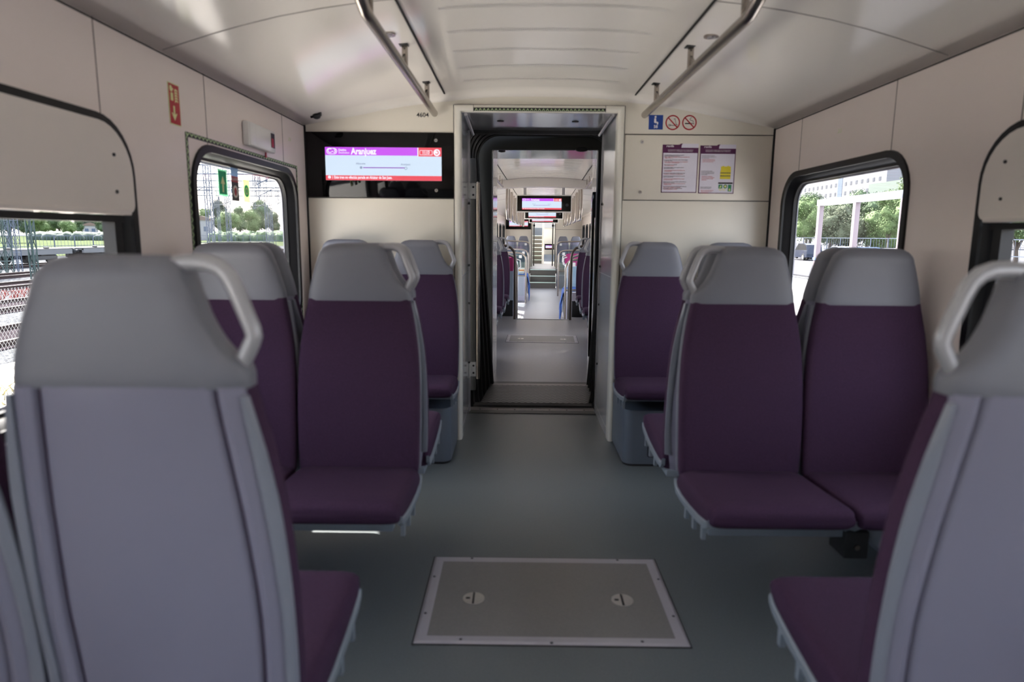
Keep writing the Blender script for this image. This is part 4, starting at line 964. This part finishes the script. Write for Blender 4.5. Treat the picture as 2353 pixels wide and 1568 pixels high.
patch(-20.8,-18,16,38,3000,mat('red_poppies',(.50,.27,.25),.9,spec=0),'red_weeds','patch of red flowering weeds between the left tracks',.12)
# wire mesh fence near the train
t=thing('mesh_fence','pale diamond wire mesh fence beside the nearest left track','fence')
mb=MB(); x=-8.6; z0,z1=GZ,.25; H=z1-z0; yy=6.0
while yy<15:
    mb.tube([(x,yy,z0),(x,yy+H*.62,z1)],.0032,3,cap=False); mb.tube([(x,yy+H*.62,z0),(x,yy,z1)],.0032,3,cap=False); yy+=.075
mb.build('wire_mesh',mat('pale_wire',(.5,.5,.5),.5),t,0,kind='stuff')
for yy in (6,9,12,15): MB().cyl((x,yy,GZ),(x,yy,.32),.025,8).build('post',M_galv,t)
# flat wagons
def wagon(y0,label):
    t=thing('flat_wagon',label,'rail wagon',(-34,y0,GZ),0,'flat wagons in the yard'); L=18.6
    MB().box(-1.25,1.25,.3,L-.3,1.05,1.22).build('deck',mat('wagon_deck',(.30,.30,.30),.7,var=.15,vscale=1),t,0)
    MB().box(-1.28,-1.12,.3,L-.3,.82,1.14).build('side_beam',mat('wagon_beam',(.33,.34,.35),.6),t,0); MB().box(1.12,1.28,.3,L-.3,.82,1.14).build('side_beam',mat('wagon_beam',(.33,.34,.35),.6),t,0)
    for yy in (0,L):
        for s in (-1,1): MB().cyl((s*.85,yy+(.32 if yy==0 else -.32),1.0),(s*.85,yy+(-.28 if yy==0 else .28),1.0),.09,10).cyl((s*.85,yy+(-.28 if yy==0 else .28),1.0),(s*.85,yy+(-.32 if yy==0 else .32),1.0),.22,14).build('buffer',M_dark,t)
    for yc in (3.0,L-3.0):
        MB().box(-1.15,-.95,yc-1.3,yc+1.3,.45,.75,.05).box(.95,1.15,yc-1.3,yc+1.3,.45,.75,.05).box(-1.1,1.1,yc-.25,yc+.25,.55,.85).build('bogie_frame',mat('bogie_grey',(.22,.22,.22),.7),t)
        for dy in (-.9,.9): MB().cyl((.95,yc+dy,.62),(.82,yc+dy,.62),.46,24).cyl((-.95,yc+dy,.62),(-.82,yc+dy,.62),.46,24).cyl((-.9,yc+dy,.62),(.9,yc+dy,.62),.08,8).build('wheelset',mat('wheel_grey',(.28,.28,.28),.5,metal=.4),t)
    k=MB()
    for yy in (2,5.5,9,12.5,16): MB().box(.9,1.15,yy-.15,yy+.15,1.22,1.34,.03).build('container_lock',M_dark,t)
for i,(y0,l) in enumerate(((29.7,'flat wagon at the left edge of the left window'),(49.0,'second flat wagon coupled behind the first in the yard'),(68.3,'third flat wagon seen through the zigzag-bordered window'))): wagon(y0,l)
# lattice masts and gantries
def lattice(mb,p,q,w,n,r=.04):
    p=Vector(p); q=Vector(q); d=q-p; a=Vector((0,1,0)) if abs(d.y)<abs(d.x)+abs(d.z) else Vector((1,0,0)); b=d.normalized().cross(a).normalized(); a=b.cross(d.normalized())
    C=[(a*sx+b*sy)*w/2 for sx,sy in ((1,1),(1,-1),(-1,-1),(-1,1))]
    for c in C: mb.tube([p+c,q+c],r,4)
    for i in range(n):
        for k in range(4):
            c0,c1=C[k],C[(k+1)%4]
            if i%2: c0,c1=c1,c0
            mb.tube([p+d*(i/n)+c0,p+d*((i+1)/n)+c1],r*.55,3,cap=False)
            mb.tube([p+d*(i/n)+c0,p+d*(i/n)+c1],r*.55,3,cap=False)
def gantry(y,legs,z,m,label):
    t=thing('catenary_gantry',label,'catenary gantry',(0,y,GZ)); h=z-GZ
    for x in legs: mb=MB(); lattice(mb,(x,0,0),(x,0,h),.30,int(h/.6),.028); mb.build('mast',m,t,0)
    mb=MB(); lattice(mb,(min(legs),0,h-.5),(max(legs),0,h-.5),.75,int((max(legs)-min(legs))/1.1),.035); mb.build('girder',m,t,0)
    for x in range(int(min(legs))+3,int(max(legs))-1,6):
        mb=MB(); lattice(mb,(x,0,h-1),(x,0,h-2.8),.3,3,.025); mb.tube([(x,0,h-2.7),(x+1.6,0,h-1.9)],.035,5); mb.tube([(x,0,h-2.2),(x+2.2,0,h-2.2)],.03,5); mb.cyl((x+.8,0,h-1.0),(x+.8,0,h-1.5),.09,8)
        mb.build('dropper',m,t,0)
gantry(38,(-42,-29.2,-17.8,-9.2),6.6,M_galv,'nearest lattice gantry over the left tracks')
gantry(56,(-43.5,-24.6,-9.5),6.9,M_galv,'second lattice gantry over the left tracks')
gantry(77,(-43.5,-29.3,-14),7.2,M_galv,'third lattice gantry over the left tracks')
gantry(98,(-60,-44.4,-36.6,-18.7),7.4,M_galv,'farthest lattice gantry over the left tracks')
for x,y,w,l in ((-28.78,36.6,.45,'dark green lattice mast by the nearest gantry'),(-24.7,33.2,.25,'thin dark green mast beside the broader green one')):
    t=thing('lattice_mast',l,'mast',(x,y,GZ)); mb=MB(); lattice(mb,(0,0,0),(0,0,9),w,12); mb.build('mast',M_gr,t,0)
for i,(x,z) in enumerate(((-34,4.6),(-27.3,4.6),(-22.3,4.6),(-16.4,4.6),(-11.8,4.6))):
    t=thing('overhead_line','overhead contact line above the %s left track'%['farthest','fourth','third','second','nearest'][i],'overhead wire',(x,0,0),0,'overhead contact lines')
    MB().tube([(0,-30,z),(0,320,z)],.012,4).build('contact_wire',M_dark,t); MB().tube([(0,y,z+1.3-.5*math.sin((y%24)/24*PI)) for y in range(-30,320,6)],.012,4).build('carrier_wire',M_dark,t)
# yard fence, wall, houses
def fence(name,label,x,y0,y1,z0,h,step,m,rails=2):
    t=thing(name,label,'fence')
    for i in range(int((y1-y0)/step)): MB().box(x-.04,x+.04,y0+i*step,y0+i*step+.08,z0,z0+h).build('post',m,t,0)
    mb=MB()
    for k in range(rails): mb.box(x-.02,x+.02,y0,y1,z0+h*(k+1)/rails-.06,z0+h*(k+1)/rails)
    mb.build('rails',m,t,0); 
    mb=MB(); yy=y0
    while yy<y1: mb.box(x-.008,x+.008,yy,yy+.02,z0,z0+h); yy+=.5
    mb.build('pickets',m,t,0,kind='stuff')
fence('yard_fence','thin wire fence between the yard and the green bank on the left',-46,35,130,GZ,2.0,3,M_galv)
MB().box(-100.5,-100,225,278,GZ,1.15).build('concrete_wall',mat('grey_brown_wall',(.34,.32,.31),.9),None,0,label='long grey concrete wall behind the yard, seen through the zigzag-bordered window',cat='wall')
def house(x,y,w,d,h,label,wm,rz=0):
    t=thing('house',label,'house',(x,y,GZ),rz)
    MB().box(-w/2,w/2,-d/2,d/2,0,h).build('walls',wm,t,0)
    MB().prism([(-w/2-.4,h),(w/2+.4,h),(w/2+.2,h+.4),(0,h+1.3),(-w/2-.2,h+.4)],d+.6,'y',-d/2-.3).build('roof',mat('pale_roof',(.38,.32,.29),.8),t,0)
    for dx in (-w*.25,w*.2): 
        f=MB().box(dx-.6,dx+.6,-d/2-.05,-d/2+.1,h*.45,h*.45+1.4).build('window',mat('far_window',(.25,.30,.38),.2),t,0)
M_hw=mat('white_house_wall',(.50,.50,.51),.8)
house(px(201,262),262,5,5,4.6,'white house behind the trees seen through the left window',M_hw,.6)
house(px(462,200),200,5.5,6,6.0,'white flat building at the left of the zigzag-bordered window',M_hw,.35)
# trees
LEAF=[mat('leaf_%s'%n,c,.8,var=.3,vscale=3) for n,c in (('mid_green',(.24,.32,.20)),('bright_green',(.31,.39,.21)),('dark_green',(.16,.22,.18)),('olive_green',(.32,.35,.26)))]
M_bark=mat('bark',(.33,.29,.26),.9)
def make_tree(name,label,loc,h,r,m,seed,trunk=.28,group=None,dens=8000):
    rr=random.Random(seed); t=thing(name,label,'tree',loc,rr.uniform(0,6),group)
    mb=MB(); blobs=[]
    for i in range(11):
        a=rr.uniform(0,2*PI); u=rr.uniform(0,.62)*r; zz=h*trunk+(h*(1-trunk))*rr.uniform(.22,.80); s=r*rr.uniform(.34,.55)*(1.15-.5*abs(zz/h-.6))
        blobs.append((Vector((u*math.cos(a),u*math.sin(a),zz)),s))
    blobs.append((Vector((0,0,h*.62)),r*.6))
    for c,s in blobs:
        b=bmesh.new(); bmesh.ops.create_icosphere(b,subdivisions=3,radius=s*.70)
        for v in b.verts: v.co+=v.co.normalized()*(noise.noise(v.co*2.2/max(s,.3)+c)*.35+noise.noise(v.co*6/max(s,.3)+c)*.22)*s
        mb.merge(b,Matrix.Translation(c))
    for i in range(dens):
        c,s=rr.choice(blobs); d=Vector((rr.gauss(0,1),rr.gauss(0,1),rr.gauss(0,1))).normalized(); p=c+d*s*rr.uniform(.80,1.16); q=r*.030*rr.uniform(.6,1.4)
        a=Vector((rr.gauss(0,1),rr.gauss(0,1),rr.gauss(0,1))).normalized(); b=a.cross(d).normalized()
        mb.bm.faces.new([mb.bm.verts.new(p+a*q),mb.bm.verts.new(p+b*q*.7),mb.bm.verts.new(p-a*q),mb.bm.verts.new(p-b*q*.7)])
    me=bpy.data.meshes.new('crown'); mb.bm.to_mesh(me); mb.bm.free(); mkobj('crown',me,m,t,179)
    mb=MB(); mb.tube([(0,0,-.1),(.03*r,0,h*trunk*.6),(0,.02*r,h*trunk*1.2),(.1*r,0,h*.6)],[r*.085,r*.07,r*.055,r*.02],8)
    for k in range(3):
        a=k*2.1+seed; mb.tube([(0,0,h*trunk),(r*.3*math.cos(a),r*.3*math.sin(a),h*.55)],[r*.045,r*.02],6)
    mb.build('trunk',M_bark,t); return t
TL=[(px(12,62),62,9.5,4.6,2,'dark round tree at the left edge of the left window'),(px(82,100),100,7.2,3.4,1,'pale green tree with forked trunk seen through the left window'),
    (px(105,106),106,8.3,3.2,1,'bright tree beside the forked one, left window'),(px(130,104),104,8.5,3.4,0,'taller green tree in the middle of the left window view'),(px(152,98),98,6.0,3.0,1,'low yellowish tree left of the white house'),
    (px(175,104),104,7.5,2.2,0,'slim green tree directly left of the white house'),(px(228,104),104,7.8,3.2,0,'green tree right of the white house'),(px(60,120),120,8,5,0,'tree behind the masts in the left window'),
    (px(190,135),135,11,6,2,'large dark tree behind the white house'),
    (px(500,115),115,12,4.2,2,'dark pointed tree near the left side of the zigzag-bordered window'),(px(518,100),100,6.8,4.2,1,'low bright bushy tree under the dark pointed one'),(px(548,120),120,10.0,4.4,0,'green tree in the middle of the zigzag-bordered window'),
    (px(590,125),125,12,6.0,0,'tall wide tree at the right in the zigzag-bordered window'),(px(580,105),105,7.5,4.0,1,'yellow green tree in front of the tall wide one'),(px(625,120),120,8,4,3,'faint olive tree at the right edge of the zigzag-bordered window'),(px(465,125),125,9.5,4,1,'tree above the white flat building, zigzag-bordered window')]
for i,(x,y,h,r,k,l) in enumerate(TL): make_tree('tree',l,((x+.113)*2.1-.113,y*2.1,GZ),h*(1.12 if i<9 else 1.35),r*1.0,LEAF[k],i+3,.14)
mb=MB()
for i in range(90):
    y=rnd.uniform(170,200); x=px(rnd.uniform(70,240),y); 
    b=bmesh.new(); bmesh.ops.create_icosphere(b,subdivisions=2,radius=rnd.uniform(1.0,1.9))
    for v in b.verts: v.co*=1+.3*noise.noise(v.co*3+Vector((i,0,0)))
    mb.merge(b,Matrix.Translation((x,y,GZ+.5)))
mb.build('shrubs',LEAF[2],None,179,label='low shrubs growing along the green bank in the left window',cat='shrubs',kind='stuff')
mb=MB()
for i in range(70):
    y=rnd.uniform(185,215); x=px(rnd.uniform(480,650),y)
    b=bmesh.new(); bmesh.ops.create_icosphere(b,subdivisions=3,radius=rnd.uniform(1.2,2.3))
    for v in b.verts: v.co*=1+.3*noise.noise(v.co*1.5+Vector((i,0,0)))+.25*noise.noise(v.co*4)
    mb.merge(b,Matrix.Translation((x,y,GZ+.6)))
mb.build('shrubs',LEAF[0],None,179,label='bright shrubs at the foot of the trees in the zigzag-bordered window',cat='shrubs',kind='stuff')
# --- right side: shelter frame, cars, fence, trees, hospital-like block
M_shl=mat('pale_pink_steel',(.50,.45,.47),.45)
t=thing('shelter_frame','white steel shelter frame of posts and a beam standing on the right platform','shelter frame')
for yy in (13.41,12.0,10.52): 
    p=MB().box(5.92,6.01,yy-.05,yy+.05,-.62,1.84,.006).build('post',M_shl,t); 
MB().box(5.92,6.01,10.45,13.5,1.825,1.95,.006).build('beam',mat('white_beam',(.54,.56,.60),.4),t)
MB().box(5.905,5.92,13.36,13.46,.75,.80).build('tape_band',mat('tape_blue',(.45,.60,.85),.5),t,0)
t=thing('platform_post','pale pink steel post on the platform seen at the far right window','post'); MB().box(4.05,4.20,4.85,5.0,-.62,3.2,.008).build('shaft',M_shl,t)
fence('street_fence','long wire fence between the cars and the trees on the right',34,40,150,GZ+.15,2.3,3,M_galv)
def car(x,y,m,label,suv=False,rz=PI/2):
    t=thing('parked_car',label,'car',(x,y,GZ+.15),rz,'cars parked beyond the platform'); H=1.72 if suv else 1.45; L=2.25
    low=[(-L,.35),(-L,.75),(-L+.1,.95),(-1.0,1.02),(.95,1.0),(L-.25,.88),(L,.70),(L,.35),(1.75,.30),(1.1,.30),(-1.0,.30),(-1.75,.30)]
    MB().prism(low,1.76,'y',-.88).build('body',m,t,30)
    cab=[(-L+.25,.95),(-L+.5,H-.15),(-1.2,H),(.1,H-.02),(.95,1.0)] if suv else [(-1.75,.98),(-1.15,H-.05),(-.6,H),(.05,H-.04),(.95,1.0)]
    MB().prism(cab,1.5,'y',-.75).build('cabin',m,t,30)
    g=MB()
    w=[(a*.93+.0,b*.94+.04) for a,b in cab]; w2=[(a,max(b,1.04)) for a,b in w]
    for s in (-1,1): g.prism(w2,.012,'y',s*.757-.006)
    g.build('side_windows',mat('car_glass',(.06,.07,.09),.35,spec=.2),t,0)
    for cx in (-1.40,1.42):
        for s in (-1,1):
            wh=MB().cyl((cx,s*.90,.34),(cx,s*.70,.34),.34,20).build('wheel',M_dark,t); MB().cyl((cx,s*.905,.34),(cx,s*.90,.34),.20,14).build('rim',M_alu,wh)
car(px(1850,68),68,mat('car_dark_blue',(.10,.14,.22),.2),'dark blue off-road car parked beyond the platform, left end',True)
car(px(1878,70),72,mat('car_white',(.85,.86,.88),.2),'white car parked right of the dark blue one')
car(px(1915,68),67,mat('car_silver',(.62,.68,.76),.2),'silver blue car behind the shelter posts')
car(px(1960,64),62,mat('car_blue',(.30,.42,.62),.2),'blue car showing its roof above the grey headrest')
car(px(2000,60),57,mat('car_white',(.85,.86,.88),.2),'white car at the right behind the shelter frame')
TR=[(px(1858,82),82,7.6,3.4,1,'bright tree at the left edge of the right window'),(px(1850,110),110,9.5,4.6,0,'taller tree at the back left of the right window'),(px(1905,90),90,8.0,4.4,0,'green tree left of the middle shelter post'),(px(1925,80),80,6.4,4.0,3,'olive tree low behind the middle shelter post'),
    (px(1990,92),92,9.6,4.2,0,'tall green tree right of the middle shelter post'),(px(2010,78),78,5.3,3.6,1,'low wide tree in front of the tall one on the right'),(px(2035,72),72,8.0,2.6,1,'bright slender tree left of the right shelter post'),(px(2095,60),60,8.6,3.2,1,'bright tree cut by the right edge of the window'),(px(2050,84),84,6.5,3.2,3,'olive tree behind the right shelter post'),
    (px(2330,50),50,6.6,3.0,1,'tree seen through the sliver of the far right window'),(px(2390,45),45,7,3.2,0,'second tree in the far right window sliver'),(px(1955,100),100,9,4.5,0,'tree filling the gap behind the middle shelter post')]
for i,(x,y,h,r,k,l) in enumerate(TR): make_tree('street_tree',l,(x+(1.5 if i==10 else 0),y,GZ),h,r*.82,LEAF[k],i+40,.25)
def building():
    t=thing('apartment_block','large white block with rows of small square windows beyond the trees','building',(112,0,GZ))
    wl=MB().box(0,15,205,300,0,36).build('facade',mat('white_render',(.48,.48,.49),.8),t,0)
    Mw=mat('dark_blue_window',(.12,.16,.22),.3)
    for r in range(4):
        for c in range(25):
            y=208+3.55*c; 
            if c in (7,17): continue
            MB().box(-.08,.2,y,y+1.3,10.6+3.15*r,11.85+3.15*r).build('window',Mw,t,0)
    for c in (7,17): y=208+3.55*c; MB().box(-.1,.2,y-.6,y+2.6,0,36).build('glazed_strip',mat('strip_glass',(.28,.33,.40),.6),t,0)
    t=thing('green_grey_block','lower grey-green block in front of the white one','building',(100,0,GZ))
    MB().box(0,11,150,192,0,17.6).build('facade',mat('green_grey_render',(.34,.38,.35),.8),t,0)
    for r in range(3):
        for c in range(9): MB().box(-.08,.2,152+4.5*c,153.6+4.5*c,5+4*r,6.9+4*r).build('window',Mw,t,0)
building()
